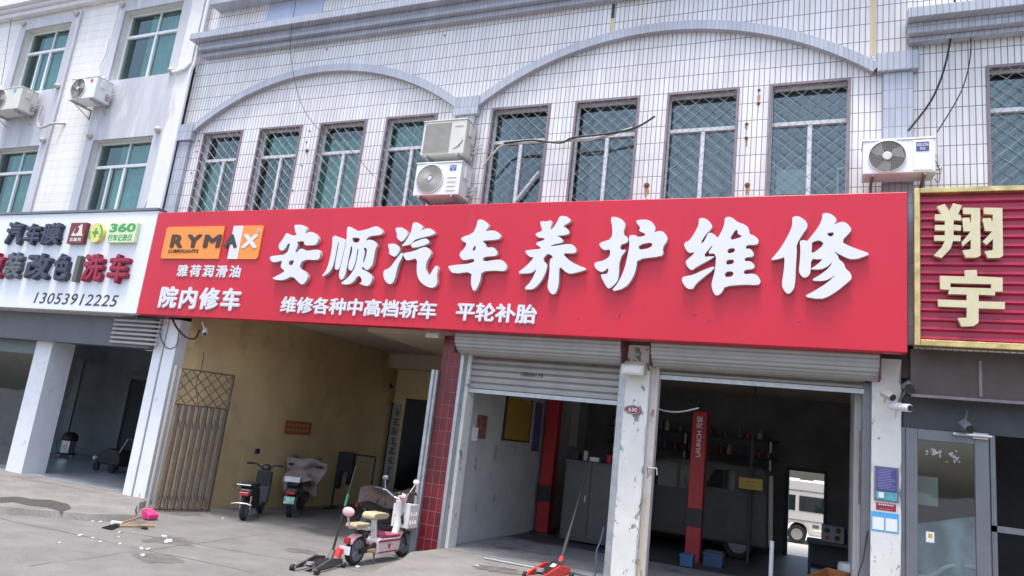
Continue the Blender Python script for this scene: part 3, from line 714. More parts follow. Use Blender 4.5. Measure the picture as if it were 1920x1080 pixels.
# ------------------------------------------------------------------ right shop building
RB = thing('shop_building', 'white tiled shop wing with blue-grey cornice at the right edge', 'building', (4, 11.95, 0))
mb = MB(); X9 = 2.18; wall_holes(mb, 1.203, 9, 3.4, 15, [(X9, X9 + WW, 5.9, 8.61), (X9 + 1.75, X9 + 1.75 + WW, 5.9, 8.61)], 11.97, .28); mb.build('upper_wall', TILE, RB, fix=False)
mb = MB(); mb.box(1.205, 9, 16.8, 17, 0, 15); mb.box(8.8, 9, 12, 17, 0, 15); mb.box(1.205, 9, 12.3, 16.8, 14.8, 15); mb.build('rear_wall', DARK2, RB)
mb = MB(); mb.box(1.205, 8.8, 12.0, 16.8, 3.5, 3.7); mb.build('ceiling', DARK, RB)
mb = MB(); mb.face([(1.3, 14, 4), (8.7, 14, 4), (8.7, 14, 10), (1.3, 14, 10)]); mb.build('upper_room', GREY_CURT, RB, fix=False)
mb = MB(); mb.box(1.09, 9, 11.5, 11.94, 9.32, 9.50); mb.box(1.11, 9, 11.66, 11.94, 9.14, 9.318); mb.box(1.13, 9, 11.78, 11.94, 9.06, 9.138); mb.build('cornice', TILE_B, RB, bevel=.01)
w9 = copy_tree(WB, RB, (X9 - win_x[4] - 4 - 6.8 - .0, .02, 0)); w9.location = (X9 - win_x[4] + (-6.8 - 4), 0, 0)
w10 = copy_tree(WB, RB, (X9 + 1.75 - win_x[4] + (-6.8 - 4), 0, 0))
c = curtain_mb(X9 + .05, X9 + 1.2, 5.9, 8.1, 12.45); o = c.build('curtain', TEAL_CURT, RB, fix=False)
mb = MB(); mb.box(1.13, 9, 11.62, 11.96, 3.46, 4.1); mb.build('fascia', BROWNP, RB)
mb = MB()
for i in range(9): mb.box(1.13 + .86 * i + .82, 1.13 + .86 * i + .86, 11.6, 11.62, 3.48, 3.98)
mb.box(1.13, 9, 11.58, 11.64, 3.42, 3.458); mb.build('fascia_strip', MAUVE, RB)
mb = MB(); mb.box(1.06, 9, 11.92, 12.0, 3.0, 3.44); mb.build('transom', DARK2, RB)
# glazed door leaf
q = [P(1703, 803, 1, 11.9), P(1858, 820, 1, 11.9)]; xa, xb = 1.09, 2.1
mb = MB(); mb.box(xa, xa + .15, 11.88, 11.96, .22, 3.0); mb.box(xb - .17, xb, 11.88, 11.96, .22, 3.0); mb.box(xa + .15, xb - .17, 11.88, 11.96, 2.85, 3.0); mb.box(xa + .15, xb - .17, 11.88, 11.96, .22, .55)
DOOR = mb.build('glass_door', GREY_AL, RB, bevel=.006)
mb = MB(); mb.face([(xa + .15, 11.92, .55), (xb - .17, 11.92, .55), (xb - .17, 11.92, 2.85), (xa + .15, 11.92, 2.85)]); mb.build('pane', GLASS_S, DOOR, fix=False)
q = P(1812, 818, 1, 11.8); mb = MB(); mb.tube([(q.x - .16, 11.8, q.z + .02), (q.x + .3, 11.8, q.z + .02)], .022, 8); mb.box(q.x + .08, q.x + .26, 11.82, 11.88, q.z - .02, q.z + .06); mb.build('door_closer', SILVER, DOOR, smooth=True)
mb = MB(); mb.box(1.03, 1.085, 11.9, 12.0, .22, 3.0); mb.build('door_jamb', GREY_AL, RB)
mb = MB(); mb.box(2.12, 9, 11.93, 11.99, 1.72, 1.8); mb.box(2.12, 2.18, 11.93, 11.99, .22, 3.0); mb.build('door_rail', GREY_AL, RB)
# torn remains of a sticker on the door glass
STK = mat('torn_sticker', (.34, .34, .34), rough=.7, var=.2)
for cx_, cz_, n_ in ((xa + .33, 2.70, 16), (xa + .60, 2.64, 12)):
    for k in range(n_):
        u = cx_ + random.gauss(0, .055); z = cz_ + random.gauss(0, .035); s = random.uniform(.008, .03); n = 7
        mb = MB(); mb.face([(u + s * random.uniform(.3, 1.6) * math.cos(2 * math.pi * i / n), 11.912 - .0002 * k, z + s * random.uniform(.3, 1.4) * math.sin(2 * math.pi * i / n)) for i in range(n)]); mb.build('sticker_scrap', STK, DOOR, fix=False)
q = P(1744, 1007, 1, 11.91); mb = MB(); mb.box(q.x - .05, q.x + .05, 11.908, 11.914, q.z - .07, q.z + .07); mb.build('door_sticker', PAPER, DOOR)
mb = MB(); mb.box(q.x - .025, q.x + .025, 11.905, 11.908, q.z - .01, q.z + .045); mb.build('sticker_print', CERT, DOOR)

# ------------------------------------------------------------------ the long red sign
SY = 11.2
S = thing('shop_sign', 'long bright red shop sign with eight large white brush-style characters', 'shop sign', (-6.5, SY, 5.15))
mb = MB(); mb.box(-13.96, 1.05, SY, SY + .22, 3.975, 6.325); mb.build('panel', RED, S, bevel=.012, seg=2)
mb = MB()
for x in (-13.5, -11, -8.4, -6.3, -2.85, .8):
    mb.box(x - .03, x + .03, SY + .222, 11.94, 6.15, 6.21); mb.box(x - .03, x + .03, SY + .222, 11.6, 4.1, 4.16)
mb.build('bracket_bars', MAUVE, S)
for px, py, a_, l_ in [(1303, 591, .5, .05), (1555, 604, -.6, .06), (1497, 604, .3, .03), (1330, 602, .2, .04), (1161, 593, 1.2, .06), (1544, 575, -.4, .05), (1085, 598, .2, .03)]:
    p = P(px, py, 1, SY); dx, dz = l_ * math.cos(a_), l_ * math.sin(a_); wv = .007
    mb = MB(); mb.face([(p.x - dx, SY - .0015, p.z - dz), (p.x + dz * .12 + wv, SY - .0015, p.z - wv), (p.x + dx, SY - .0015, p.z + dz), (p.x - wv, SY - .0015, p.z + wv)]); mb.build('scratch', MAROON, S, fix=False)
LD = .085
def pxloops(loops, ox, oy, sc, y, it=1):
    out = []
    for lp in loops:
        pts = [P(ox + a / sc, oy + b / sc, 1, y) for a, b in lp]
        out.append(smooth_loop([(p.x, p.z) for p in pts], it))
    return out
CH = [
 (500, 410, 7.714, [[(398, 100), (430, 85), (530, 93), (580, 130), (575, 180), (550, 215), (640, 185), (700, 210), (750, 275), (735, 350), (690, 385), (535, 385), (548, 322), (435, 330), (455, 380), (405, 490), (450, 485), (470, 440), (520, 430), (570, 470), (740, 440), (775, 480), (770, 560), (735, 600), (525, 588), (465, 715), (560, 760), (605, 840), (560, 920), (510, 955), (470, 930), (370, 825), (260, 885), (160, 892), (65, 860), (175, 815), (270, 755), (205, 710), (205, 660), (235, 600), (100, 638), (45, 590), (50, 545), (120, 535), (290, 515), (345, 355), (305, 360), (275, 430), (215, 470), (175, 430), (175, 370), (240, 290), (275, 215), (300, 208), (365, 245), (440, 238), (415, 200), (410, 150)],
   [(325, 605), (405, 597), (365, 680), (315, 665)]]),
 (600, 410, 7.714, [[(180, 265), (215, 242), (265, 262), (375, 300), (360, 400), (300, 650), (280, 720), (240, 745), (205, 710), (278, 335), (262, 335), (200, 660), (150, 760), (95, 805), (15, 845), (95, 740), (150, 555), (178, 370)],
   [(388, 130), (425, 108), (520, 165), (540, 185), (690, 150), (790, 110), (850, 115), (915, 195), (880, 235), (710, 250), (650, 325), (720, 300), (790, 320), (835, 390), (800, 430), (765, 650), (745, 690), (680, 750), (635, 715), (620, 690), (595, 725), (700, 770), (765, 850), (725, 950), (675, 980), (560, 935), (605, 920), (600, 860), (550, 815), (480, 920), (400, 955), (285, 940), (400, 860), (490, 740), (530, 620), (560, 430), (542, 430), (520, 600), (480, 720), (440, 760), (405, 720), (412, 650), (472, 450), (452, 375), (430, 480), (385, 720), (365, 810), (320, 890), (285, 870), (270, 800), (320, 600), (385, 320)],
   [(470, 268), (590, 282), (550, 352), (468, 335)], [(625, 420), (682, 425), (668, 540), (632, 640), (615, 640), (652, 480)]]),
 (710, 400, 6.75, [[(208, 190), (240, 178), (310, 180), (380, 250), (330, 330), (290, 358), (265, 345), (225, 305), (235, 270)],
   [(112, 395), (150, 382), (220, 385), (280, 450), (230, 535), (200, 550), (165, 535), (125, 505), (138, 470)],
   [(300, 482), (305, 545), (245, 650), (200, 850), (165, 890), (125, 897), (75, 850), (55, 770), (70, 715), (140, 695), (220, 580)],
   [(430, 130), (455, 112), (500, 118), (570, 170), (525, 220), (640, 178), (720, 245), (690, 275), (470, 325), (425, 365), (400, 395), (340, 405), (280, 420), (350, 345), (410, 240)],
   [(405, 398), (430, 370), (590, 310), (635, 340), (640, 385), (450, 440), (415, 425)],
   [(305, 520), (330, 498), (430, 485), (580, 418), (640, 445), (672, 510), (610, 600), (590, 690), (620, 770), (640, 790), (700, 690), (730, 655), (755, 690), (735, 800), (745, 890), (700, 940), (640, 940), (560, 900), (500, 830), (478, 730), (490, 560), (380, 595), (340, 590)]]),
 (830, 400, 6.754, [[(440, 90), (475, 72), (540, 95), (598, 160), (530, 230), (640, 210), (720, 250), (740, 300), (700, 335), (490, 345), (545, 385), (555, 435), (640, 425), (690, 480), (690, 525), (660, 540), (512, 550), (510, 615), (715, 580), (780, 610), (818, 690), (780, 735), (660, 722), (490, 735), (480, 840), (430, 960), (400, 990), (370, 950), (355, 870), (370, 735), (130, 768), (70, 690), (80, 660), (395, 632), (400, 565), (260, 600), (215, 545), (215, 500), (270, 450), (310, 380), (245, 350), (228, 305), (380, 260), (430, 160)],
   [(417, 390), (417, 468), (365, 472)]]),
 (960, 395, 6.353, [[(335, 140), (350, 122), (410, 132), (460, 112), (480, 135), (450, 225), (480, 220), (540, 130), (565, 70), (600, 60), (670, 75), (712, 125), (600, 185), (650, 205), (690, 260), (650, 290), (520, 300), (580, 315), (625, 375), (470, 408), (460, 427), (690, 390), (750, 425), (770, 490), (730, 510), (600, 505), (660, 575), (760, 640), (905, 695), (800, 730), (690, 755), (630, 725), (568, 660), (560, 750), (555, 890), (520, 985), (480, 1000), (440, 960), (420, 900), (445, 760), (450, 570), (495, 565), (455, 515), (405, 520), (365, 590), (425, 640), (400, 740), (350, 840), (270, 925), (220, 940), (135, 935), (230, 840), (300, 680), (250, 735), (180, 748), (55, 748), (170, 660), (270, 550), (210, 555), (155, 490), (170, 470), (350, 455), (330, 430), (290, 405), (285, 380), (385, 350), (385, 325), (310, 320), (278, 285), (290, 265), (365, 240), (345, 190)]]),
 (1105, 395, 6.353, [[(252, 85), (290, 68), (380, 95), (435, 155), (400, 280), (450, 310), (465, 350), (455, 380), (370, 405), (370, 470), (450, 460), (360, 570), (350, 780), (330, 850), (240, 935), (200, 905), (130, 765), (160, 755), (215, 755), (235, 670), (160, 735), (100, 715), (58, 660), (65, 615), (170, 595), (245, 545), (250, 455), (170, 475), (115, 410), (130, 380), (270, 335), (275, 200)],
   [(472, 305), (500, 288), (550, 292), (590, 318), (690, 285), (580, 235), (615, 210), (552, 130), (580, 108), (700, 105), (770, 155), (790, 220), (765, 260), (850, 235), (900, 265), (940, 340), (870, 440), (885, 510), (850, 545), (570, 575), (560, 680), (520, 800), (430, 920), (250, 970), (350, 850), (420, 690), (455, 540), (478, 420)],
   [(590, 405), (755, 372), (738, 442), (588, 470)]]),
 (1265, 390, 6.0, [[(272, 125), (300, 108), (360, 122), (425, 190), (415, 235), (355, 290), (290, 390), (320, 392), (345, 350), (375, 280), (420, 278), (470, 315), (480, 345), (530, 260), (560, 180), (562, 115), (600, 95), (650, 110), (720, 165), (780, 180), (835, 225), (840, 295), (890, 305), (945, 355), (940, 400), (905, 415), (805, 415), (800, 460), (850, 455), (895, 510), (880, 550), (790, 555), (785, 600), (850, 595), (900, 640), (895, 685), (780, 695), (778, 748), (900, 735), (950, 780), (970, 830), (940, 868), (780, 860), (560, 880), (540, 940), (480, 990), (440, 965), (410, 870), (430, 790), (455, 690), (470, 510), (365, 515), (430, 425), (415, 425), (310, 552), (440, 540), (445, 555), (240, 665), (190, 705), (140, 660), (120, 600), (150, 575), (240, 490), (180, 508), (140, 490), (105, 425), (115, 385), (165, 370), (230, 270), (270, 190)],
   [(688, 235), (710, 260), (705, 290), (775, 320), (605, 370)], [(597, 458), (678, 448), (674, 497), (594, 514)], [(582, 583), (668, 578), (664, 627), (579, 640)], [(569, 716), (661, 710), (657, 770), (564, 780)],
   [(448, 652), (440, 690), (330, 775), (240, 850), (210, 905), (170, 915), (120, 890), (80, 820), (85, 780), (130, 765), (200, 755), (330, 695)]]),
 (1435, 390, 6.0, [[(302, 105), (345, 88), (400, 102), (470, 160), (475, 220), (420, 290), (350, 410), (355, 490), (345, 620), (335, 870), (300, 940), (255, 970), (215, 935), (182, 870), (210, 690), (220, 545), (170, 570), (50, 590), (110, 530), (200, 410), (290, 240), (305, 170)],
   [(385, 375), (420, 358), (470, 370), (480, 365), (600, 210), (640, 120), (640, 65), (680, 52), (750, 70), (800, 120), (800, 155), (760, 190), (860, 150), (920, 170), (970, 235), (960, 265), (850, 378), (950, 430), (1060, 470), (1185, 515), (1100, 550), (1020, 575), (940, 572), (860, 535), (760, 480), (820, 535), (825, 575), (880, 615), (905, 685), (960, 730), (975, 790), (940, 825), (800, 940), (700, 1000), (620, 1025), (425, 998), (540, 940), (700, 840), (800, 740), (720, 800), (650, 822), (505, 815), (620, 750), (720, 670), (760, 600), (700, 660), (620, 692), (520, 690), (515, 680), (580, 640), (650, 570), (600, 578), (512, 570), (512, 720), (480, 770), (435, 785), (400, 760), (375, 710), (390, 590), (395, 450)],
   [(522, 385), (605, 356), (672, 405), (515, 527), (525, 430)], [(678, 285), (782, 268), (745, 332)]])]
for ox, oy, sc, loops in CH:
    outline_mesh('character', pxloops(loops, ox, oy, sc, SY - LD), [LETTER_W, LETTER_SIDE], S, wallfn(SY), LD)
def rowtext(name, s, l, r, tl, bl, mtl, parent, y, depth, bold=.03, spacing=1.0, shear=0.0):
    """l,r: middle of the row's ends in the photograph; tl, bl: its top and bottom at one end"""
    yy = y - depth
    a, b = P(*l, 1, yy), P(*r, 1, yy); t, bo = P(*tl, 1, yy), P(*bl, 1, yy)
    return text_mesh(name, s, mtl, parent, wallfn(y), a.x, b.x, bo.z, t.z, bold=bold, depth=depth, spacing=spacing, shear=shear)
rowtext('lettering', '雅荷润滑油', (332, 507), (450.5, 510), (333.5, 496), (332, 518.5), LETTER_W, S, SY, .02, bold=.03, spacing=1.32)
rowtext('lettering', '院内修车', (299, 556), (450, 565), (304, 536), (294.5, 577), LETTER_W, S, SY, .03, bold=.042, spacing=1.18)
rowtext('lettering', '维修各种中高档轿车', (526.5, 570), (818.5, 581), (529, 555), (523.5, 586), LETTER_W, S, SY, .025, bold=.035)
rowtext('lettering', '平轮补胎', (855, 583), (1006.5, 588.5), (856, 566), (853, 601), LETTER_W, S, SY, .025, bold=.035)
# orange logo board
ox, oy, sc = 280, 410, 5.683
def lp(a, b, y=SY): q = P(ox + a / sc, oy + b / sc, 1, y); return (q.x, q.z)
def rrect(x0, x1, z0, z1, r, corners=(1, 1, 1, 1)):
    out = []
    for (cx, cz, a0, on) in ((x1 - r, z1 - r, 0, corners[1]), (x0 + r, z1 - r, 90, corners[0]), (x0 + r, z0 + r, 180, corners[3]), (x1 - r, z0 + r, 270, corners[2])):
        if on: out += [(cx + r * math.cos(R(a0 + 90 * i / 5)), cz + r * math.sin(R(a0 + 90 * i / 5))) for i in range(6)]
        else: out.append((cx + (r if a0 in (0, 270) else -r), cz + (r if a0 in (0, 90) else -r)))
    return out
xl, zt = lp(203, 90)[0], lp(520, 88)[1]; zb = lp(460, 430)[1]
xm = lp(780, 258)[0]; xw0 = lp(876, 258)[0]; xw1 = lp(980, 258)[0]; xr = lp(1195, 258)[0]
LB = MB(); LB.prism(rrect(xl, xm, zb, zt, .06, (1, 0, 0, 1)), wallfn(SY), 0, .03); LB.build('logo_board', ORANGE, S)
LB = MB(); LB.prism(rrect(xw1 + .001, xr, zb, zt, .06, (0, 1, 1, 0)), wallfn(SY), 0, .03); LB.build('logo_board', ORANGE, S)
LB = MB(); LB.prism([(xw0, zb), (xw1, zb), (xw1, zt), (xw0, zt)], wallfn(SY), 0, .031); LB.build('logo_board', LETTER_W, S)
BROWNL = mat('dark_brown_print', (.07, .03, .02), rough=.5, var=.1)
def logo(s, a0, a1, b0, b1, mtl, bold=.03, dep=.008):
    bm_ = (b0 + b1) / 2; u0 = lp(a0, bm_, SY - .035)[0]; u1 = lp(a1, bm_, SY - .035)[0]; v1 = lp((a0 + a1) / 2, b0, SY - .035)[1]; v0 = lp((a0 + a1) / 2, b1, SY - .035)[1]
    text_mesh('logo_lettering', s, mtl, S, wallfn(SY - .032), u0, u1, v0, v1, bold=bold, depth=dep)
logo('R', 228, 362, 168, 310, BROWNL, .05); logo('Y', 396, 552, 168, 310, BROWNL, .05); logo('M', 580, 764, 168, 310, BROWNL, .05)
logo('A', 800, 945, 165, 310, LETTER_DK, .05); logo('X', 990, 1158, 165, 315, LETTER_W, .05); logo('LUBRICANTS', 205, 522, 328, 362, BROWNL, .02)
logo('®', 1148, 1186, 108, 152, LETTER_W, .01)

# ------------------------------------------------------------------ white sign on the left
WS = thing('shop_sign', 'white shop sign with thick dark characters, round green badge and a phone number', 'shop sign', (-20, SY, 5.15))
mb = MB(); mb.box(-34, -13.985, SY + .01, SY + .2, 3.98, 6.38); mb.build('panel', SIGN_WHITE, WS, bevel=.01)
mb = MB(); mb.box(-34, -13.985, SY - .02, SY + .24, 6.385, 6.44); mb.build('top_edge', GREY_AL, WS)
ox, oy, sc = 0, 395, 5.539
WD = .12
def bigchar(ch, a0, a1, b0, b1, mtl, bold=.055, dep=WD, name='character'):
    lean = .232 * (b1 - b0); c = (a0 + a1) / 2; w2 = max(10, (a1 - a0 - lean)) / 2; bm_ = (b0 + b1) / 2; yy = SY + .01 - dep
    u0 = lp(c - w2, bm_, yy)[0]; u1 = lp(c + w2, bm_, yy)[0]; v1 = lp(c, b0, yy)[1]; v0 = lp(c, b1, yy)[1]
    return text_mesh(name, ch, mtl, WS, wallfn(SY + .01), u0, u1, v0, v1, bold=bold, depth=dep)
bigchar('汽', 25, 250, 110, 350, LETTER_NAVY); bigchar('车', 225, 440, 130, 350, LETTER_NAVY); bigchar('膜', 402, 645, 125, 350, LETTER_NAVY)
bigchar('改', -225, 60, 430, 700, LETTER_RED); bigchar('装', 10, 245, 430, 705, mat('slate_letter', (.11, .12, .14), rough=.5)); bigchar('改', 225, 545, 438, 715, LETTER_NAVY); bigchar('色', 515, 745, 440, 725, LETTER_NAVY)
bigchar('洗', 812, 1095, 445, 735, LETTER_RED); bigchar('车', 1075, 1355, 445, 750, LETTER_RED)
a = lp(770, 605, SY - .11)[0]; b = lp(812, 605, SY - .11)[0]; mb = MB(); mb.box(a, b, SY - .11, SY + .01, lp(790, 735, SY - .11)[1], lp(790, 468, SY - .11)[1]); mb.build('divider_bar', mat('olive_bar', (.10, .11, .10), rough=.5), WS)
# badges
def rect_of(a0, a1, b0, b1, yy):
    lean = .232 * (b1 - b0); c = (a0 + a1) / 2; w2 = (a1 - a0 - lean) / 2; bm_ = (b0 + b1) / 2
    return lp(c - w2, bm_, yy)[0], lp(c + w2, bm_, yy)[0], lp(c, b1, yy)[1], lp(c, b0, yy)[1]
yy = SY - .09; BR = mat('badge_red', (.16, .02, .03), rough=.4)
x0, x1, z0, z1 = rect_of(690, 905, 125, 340, yy); mb = MB(); mb.box(x0, x1, yy, SY + .01, z0, z1); BD = mb.build('badge', BR, WS, bevel=.004)
wd, hg = x1 - x0, z1 - z0
PALE = mat('pale_print', (.70, .66, .60), rough=.5)
mb = MB(); mb.prism([(x0 + wd * u, z0 + hg * v) for u, v in ((.2, .36), (.9, .36), (.9, .42), (.83, .46), (.74, .93), (.68, .93), (.62, .86), (.5, .8), (.32, .68), (.26, .5), (.2, .45))], wallfn(yy), 0, .005); mb.build('emblem', PALE, BD)
mb = MB(); mb.prism([(x0 + wd * (.47 + .13 * math.cos(t) + .05 * math.sin(t)), z0 + hg * (.62 + .16 * math.sin(t))) for t in [2 * math.pi * k / 14 for k in range(14)]], wallfn(yy - .006), 0, .003); mb.build('emblem_window', BR, BD)
text_mesh('lettering', '北极光', PALE, BD, wallfn(yy), x0 + wd * .14, x1 - wd * .12, z0 + hg * .1, z0 + hg * .28, bold=.03, depth=.005)
x0, x1, z0, z1 = rect_of(905, 1080, 125, 330, yy); cx, cz = (x0 + x1) / 2, (z0 + z1) / 2; rx, rz = (x1 - x0) / 2 + .03, (z1 - z0) / 2
ell = lambda k, n=30, s=1.0: [(cx + rx * s * math.cos(2 * math.pi * i / n), cz + rz * s * math.sin(2 * math.pi * i / n)) for i in range(n)]
mb = MB(); mb.prism(ell(0), wallfn(SY + .01), 0, .1); BC = mb.build('badge', mat('badge_yellow', (.66, .60, .17), rough=.4), WS, bevel=.003)
mb = MB(); n = 30
for i in range(30):
    t0, t1 = 2 * math.pi * i / n, 2 * math.pi * (i + 1) / n
    if 0.9 < (t0 % 6.283) < 2.9 or 3.9 < t0 < 5.6: continue
    pts = [(cx + rx * s * math.cos(t), cz + rz * s * math.sin(t)) for s, t in ((.97, t0), (.97, t1), (.74, t1), (.74, t0))]
    mb.prism(pts, wallfn(yy), 0, .004)
s_ = .13; mb.prism([(cx + rx * u, cz + rz * v) for u, v in ((-s_, -.45), (s_, -.45), (s_, -s_), (.45, -s_), (.45, s_), (s_, s_), (s_, .45), (-s_, .45), (-s_, s_), (-.45, s_), (-.45, -s_), (-s_, -s_))], wallfn(yy), 0, .005)
mb.build('emblem', GREEN, BC)
x0, x1, z0, z1 = rect_of(1100, 1432, 125, 330, yy); wd, hg = x1 - x0, z1 - z0
mb = MB(); mb.box(x0, x1, yy, SY + .01, z0, z1); BG = mb.build('badge', PALEG, WS, bevel=.004)
text_mesh('lettering', '360', GREEN, BG, wallfn(yy), x0 + wd * .03, x1 - wd * .03, z0 + hg * .52, z1 - hg * .03, bold=.04, depth=.005)
text_mesh('lettering', '行车记录仪', GREEN, BG, wallfn(yy), x0 + wd * .04, x1 - wd * .08, z0 + hg * .08, z0 + hg * .42, bold=.015, depth=.005)
a = lp(375, 915, SY + .01); b = lp(1225, 930, SY + .01)
text_mesh('phone_number', '13053912225', LETTER_DK, WS, wallfn(SY + .01), a[0] - .06, b[0], lp(800, 980, SY)[1], lp(800, 862, SY)[1], bold=.003, depth=.006, shear=.18, spacing=1.1)

# ------------------------------------------------------------------ gold-framed sign on the right
GS = thing('shop_sign', 'crimson corrugated sign in a gold frame with two pale gold characters', 'shop sign', (4, 11.15, 5.2))
GY = 11.15
mb = MB(); mb.box(1.2, 8, GY + .12, GY + .2, 4.12, 6.3); mb.build('back_board', MAROON, GS)
mb = MB(); z = 4.17; k = 0
while z < 6.27:
    h = .132
    for (za, ya), (zb_, yb) in (((0, .055), (.02, .0)), ((.02, 0), (.05, 0.0)), ((.05, 0), (.07, .055)), ((.07, .055), (h, .055))):
        mb.face([(1.2, GY + .06 + ya, z + za), (8, GY + .06 + ya, z + za), (8, GY + .06 + yb, z + zb_), (1.2, GY + .06 + yb, z + zb_)])
    z += h
mb.build('corrugated_panel', CRIM, GS, fix=False)
mb = MB(); mb.box(1.13, 1.205, GY, GY + .2, 4.08, 6.36); mb.box(1.205, 8, GY, GY + .2, 6.285, 6.36); mb.box(1.205, 8, GY, GY + .2, 4.08, 4.165); mb.build('frame', GOLDF, GS, bevel=.008)
XIANG = [[(97, 98), (148, 80), (180, 128), (205, 75), (265, 90), (240, 150), (258, 158), (262, 193), (210, 190), (210, 220), (260, 225), (258, 262), (210, 258), (208, 290), (258, 295), (255, 332), (205, 330), (190, 380), (128, 445), (75, 428), (130, 370), (150, 330), (78, 328), (80, 292), (150, 292), (150, 260), (82, 258), (85, 222), (150, 222), (150, 195), (82, 190), (85, 150), (130, 150)],
  [(275, 105), (388, 108), (390, 430), (360, 442), (290, 442), (270, 395), (325, 385), (325, 320), (270, 368), (262, 340), (325, 265), (275, 265), (268, 175), (315, 172), (326, 220), (328, 150), (272, 148)],
  [(415, 105), (538, 108), (543, 430), (520, 443), (440, 445), (418, 400), (475, 392), (475, 318), (430, 358), (405, 335), (470, 265), (420, 262), (405, 178), (460, 175), (472, 210), (474, 152), (413, 148)]]
YU = [[(285, 528), (365, 525), (368, 568), (540, 578), (540, 672), (490, 672), (488, 698), (378, 692), (378, 738), (555, 742), (555, 790), (378, 785), (378, 880), (345, 905), (262, 908), (237, 850), (298, 848), (298, 780), (105, 772), (105, 725), (298, 732), (298, 692), (172, 688), (180, 660), (118, 655), (118, 565), (290, 570)], [(188, 615), (463, 622), (463, 650), (188, 642)]]
for L_ in (XIANG, YU): outline_mesh('character', pxloops(L_, 1730, 360, 3.6, GY - .02, 0), [GOLDL], GS, wallfn(GY + .06), .08)

# ------------------------------------------------------------------ outdoor air conditioner units
def ac_unit(label, x0, x1, z0, z1, yf, yb, kind, body=ACW):
    xc = (x0 + x1) / 2; wd = x1 - x0; hg = z1 - z0
    U = thing('air_conditioner', label, 'air conditioner', (xc, yb, z0), 'outdoor air conditioner units')
    mb = MB(); mb.box(x0, x1, yf, yb, z0, z1 - .02); mb.box(x0 - .012, x1 + .012, yf - .012, yb + .01, z1 - .0198, z1 + .012); C = mb.build('casing', body, U, bevel=.012, seg=2)
    fx0, fx1 = x0 + .03 * wd, x0 + .655 * wd; fc = ((fx0 + fx1) / 2, (z0 + z1) / 2); r = min((fx1 - fx0) / 2, hg / 2) * .93
    if kind in ('round', 'dark', 'kelon'):
        mb = MB(); mb.lathe([(r, 0), (r, .003)], (fc[0], yf - .001, fc[1]), (0, -1, 0), 36); mb.build('fan_recess', ACD if kind != 'round' else ACG, C)
        mb = MB()
        for k in range(3):
            a = 2 * math.pi * k / 3 + .4; pts = []
            for t, da in ((.2, -.2), (.95, -.55), (.97, .25), (.6, .5), (.2, .4)): pts.append((fc[0] + r * t * math.cos(a + da), fc[1] + r * t * math.sin(a + da)))
            mb.prism(pts, wallfn(yf - .004), 0, .006)
        if kind != 'round': mb.build('fan_blades', mat('fan_grey', (.36, .35, .33), rough=.5) if 'fan_grey' not in bpy.data.materials else bpy.data.materials['fan_grey'], C)
        mb = MB(); mb.lathe([(r * 1.03, 0), (r * 1.03, .02), (r * .985, .025), (r * .985, .0)], (fc[0], yf - .002, fc[1]), (0, -1, 0), 40); G = mb.build('fan_ring', body, C, smooth=True)
        mb = MB()
        if kind == 'kelon':
            n = 22
            for i in range(1, n):
                u = -r + 2 * r * i / n; h = math.sqrt(max(0, r * r - u * u))
                mb.tube([(fc[0] + u, yf - .02, fc[1] - h), (fc[0] + u, yf - .02, fc[1] + h)], .0022, 4, caps=False)
                mb.tube([(fc[0] - h, yf - .022, fc[1] + u), (fc[0] + h, yf - .022, fc[1] + u)], .0022, 4, caps=False)
        elif kind == 'round':
            for k in range(30):
                a = 2 * math.pi * k / 30; pts = []
                for i in range(7):
                    t = .24 + .74 * i / 6; b = a - .75 * (t - .24); pts.append((fc[0] + r * t * math.cos(b), yf - .02, fc[1] + r * t * math.sin(b)))
                mb.tube(pts, .008, 4, caps=False)
        else:
            for i in range(1, 7):
                q = r * i / 7; mb.tube([(fc[0] + q * math.cos(2 * math.pi * k / 24), yf - .02, fc[1] + q * math.sin(2 * math.pi * k / 24)) for k in range(25)], .0035, 4, caps=False)
        mb.build('fan_guard', ACG if kind != 'round' else mat('guard_grey', (.56, .55, .52), rough=.5) if 'guard_grey' not in bpy.data.materials else bpy.data.materials['guard_grey'], C, fix=False)
        hr = {'round': .17, 'kelon': .26, 'dark': .16}[kind] * r
        mb = MB(); mb.lathe([(hr, 0), (hr, .012), (hr * .8, .022)], (fc[0], yf - .014, fc[1]), (0, -1, 0), 20); mb.build('fan_hub', ACY if kind == 'kelon' else LETTER_W, C, smooth=True)
    else:
        mb = MB(); mb.box(fx0 + .02, fx1, yf - .004, yf - .0005, z0 + .06 * hg, z1 - .08 * hg); mb.build('grille_panel', ACG, C)
        mb = MB(); n = 26
        for i in range(n):
            z = z0 + .07 * hg + (hg * .84) * i / (n - 1); mb.box(fx0 + .025, fx1 - .005, yf - .014, yf - .004, z - .0045, z + .0045)
        mb.build('grille', mat('ac_grille_pale', (.50, .49, .45), rough=.5) if 'ac_grille_pale' not in bpy.data.materials else bpy.data.materials['ac_grille_pale'], C)
    px0, px1 = x0 + .70 * wd, x1 - .04 * wd
    if kind == 'round':
        mb = MB()
        for i in range(4):
            z = z0 + hg * (.12 + .13 * i); mb.box(px0 + .02, px1 - .04, yf - .012, yf - .0005, z, z + .03)
        mb.build('louvres', body, C, bevel=.01)
    elif kind == 'kelon':
        mb = MB(); mb.box(px0, px1, yf - .012, yf - .0005, z0 + .05 * hg, z1 - .07 * hg); mb.build('front_panel', body, C, bevel=.006)
    mb = MB(); mb.box(x1 + .0005, x1 + .035, yf + .12, yf + .26, z0 + hg * .55, z0 + hg * .9); mb.build('handle_cover', body, C, bevel=.01)
    mb = MB(); mb.box(x1 + .001, x1 + .03, yb - .14, yb - .04, z0 + hg * .12, z0 + hg * .4); mb.build('valve_plate', STEEL, C)
    mb = MB()
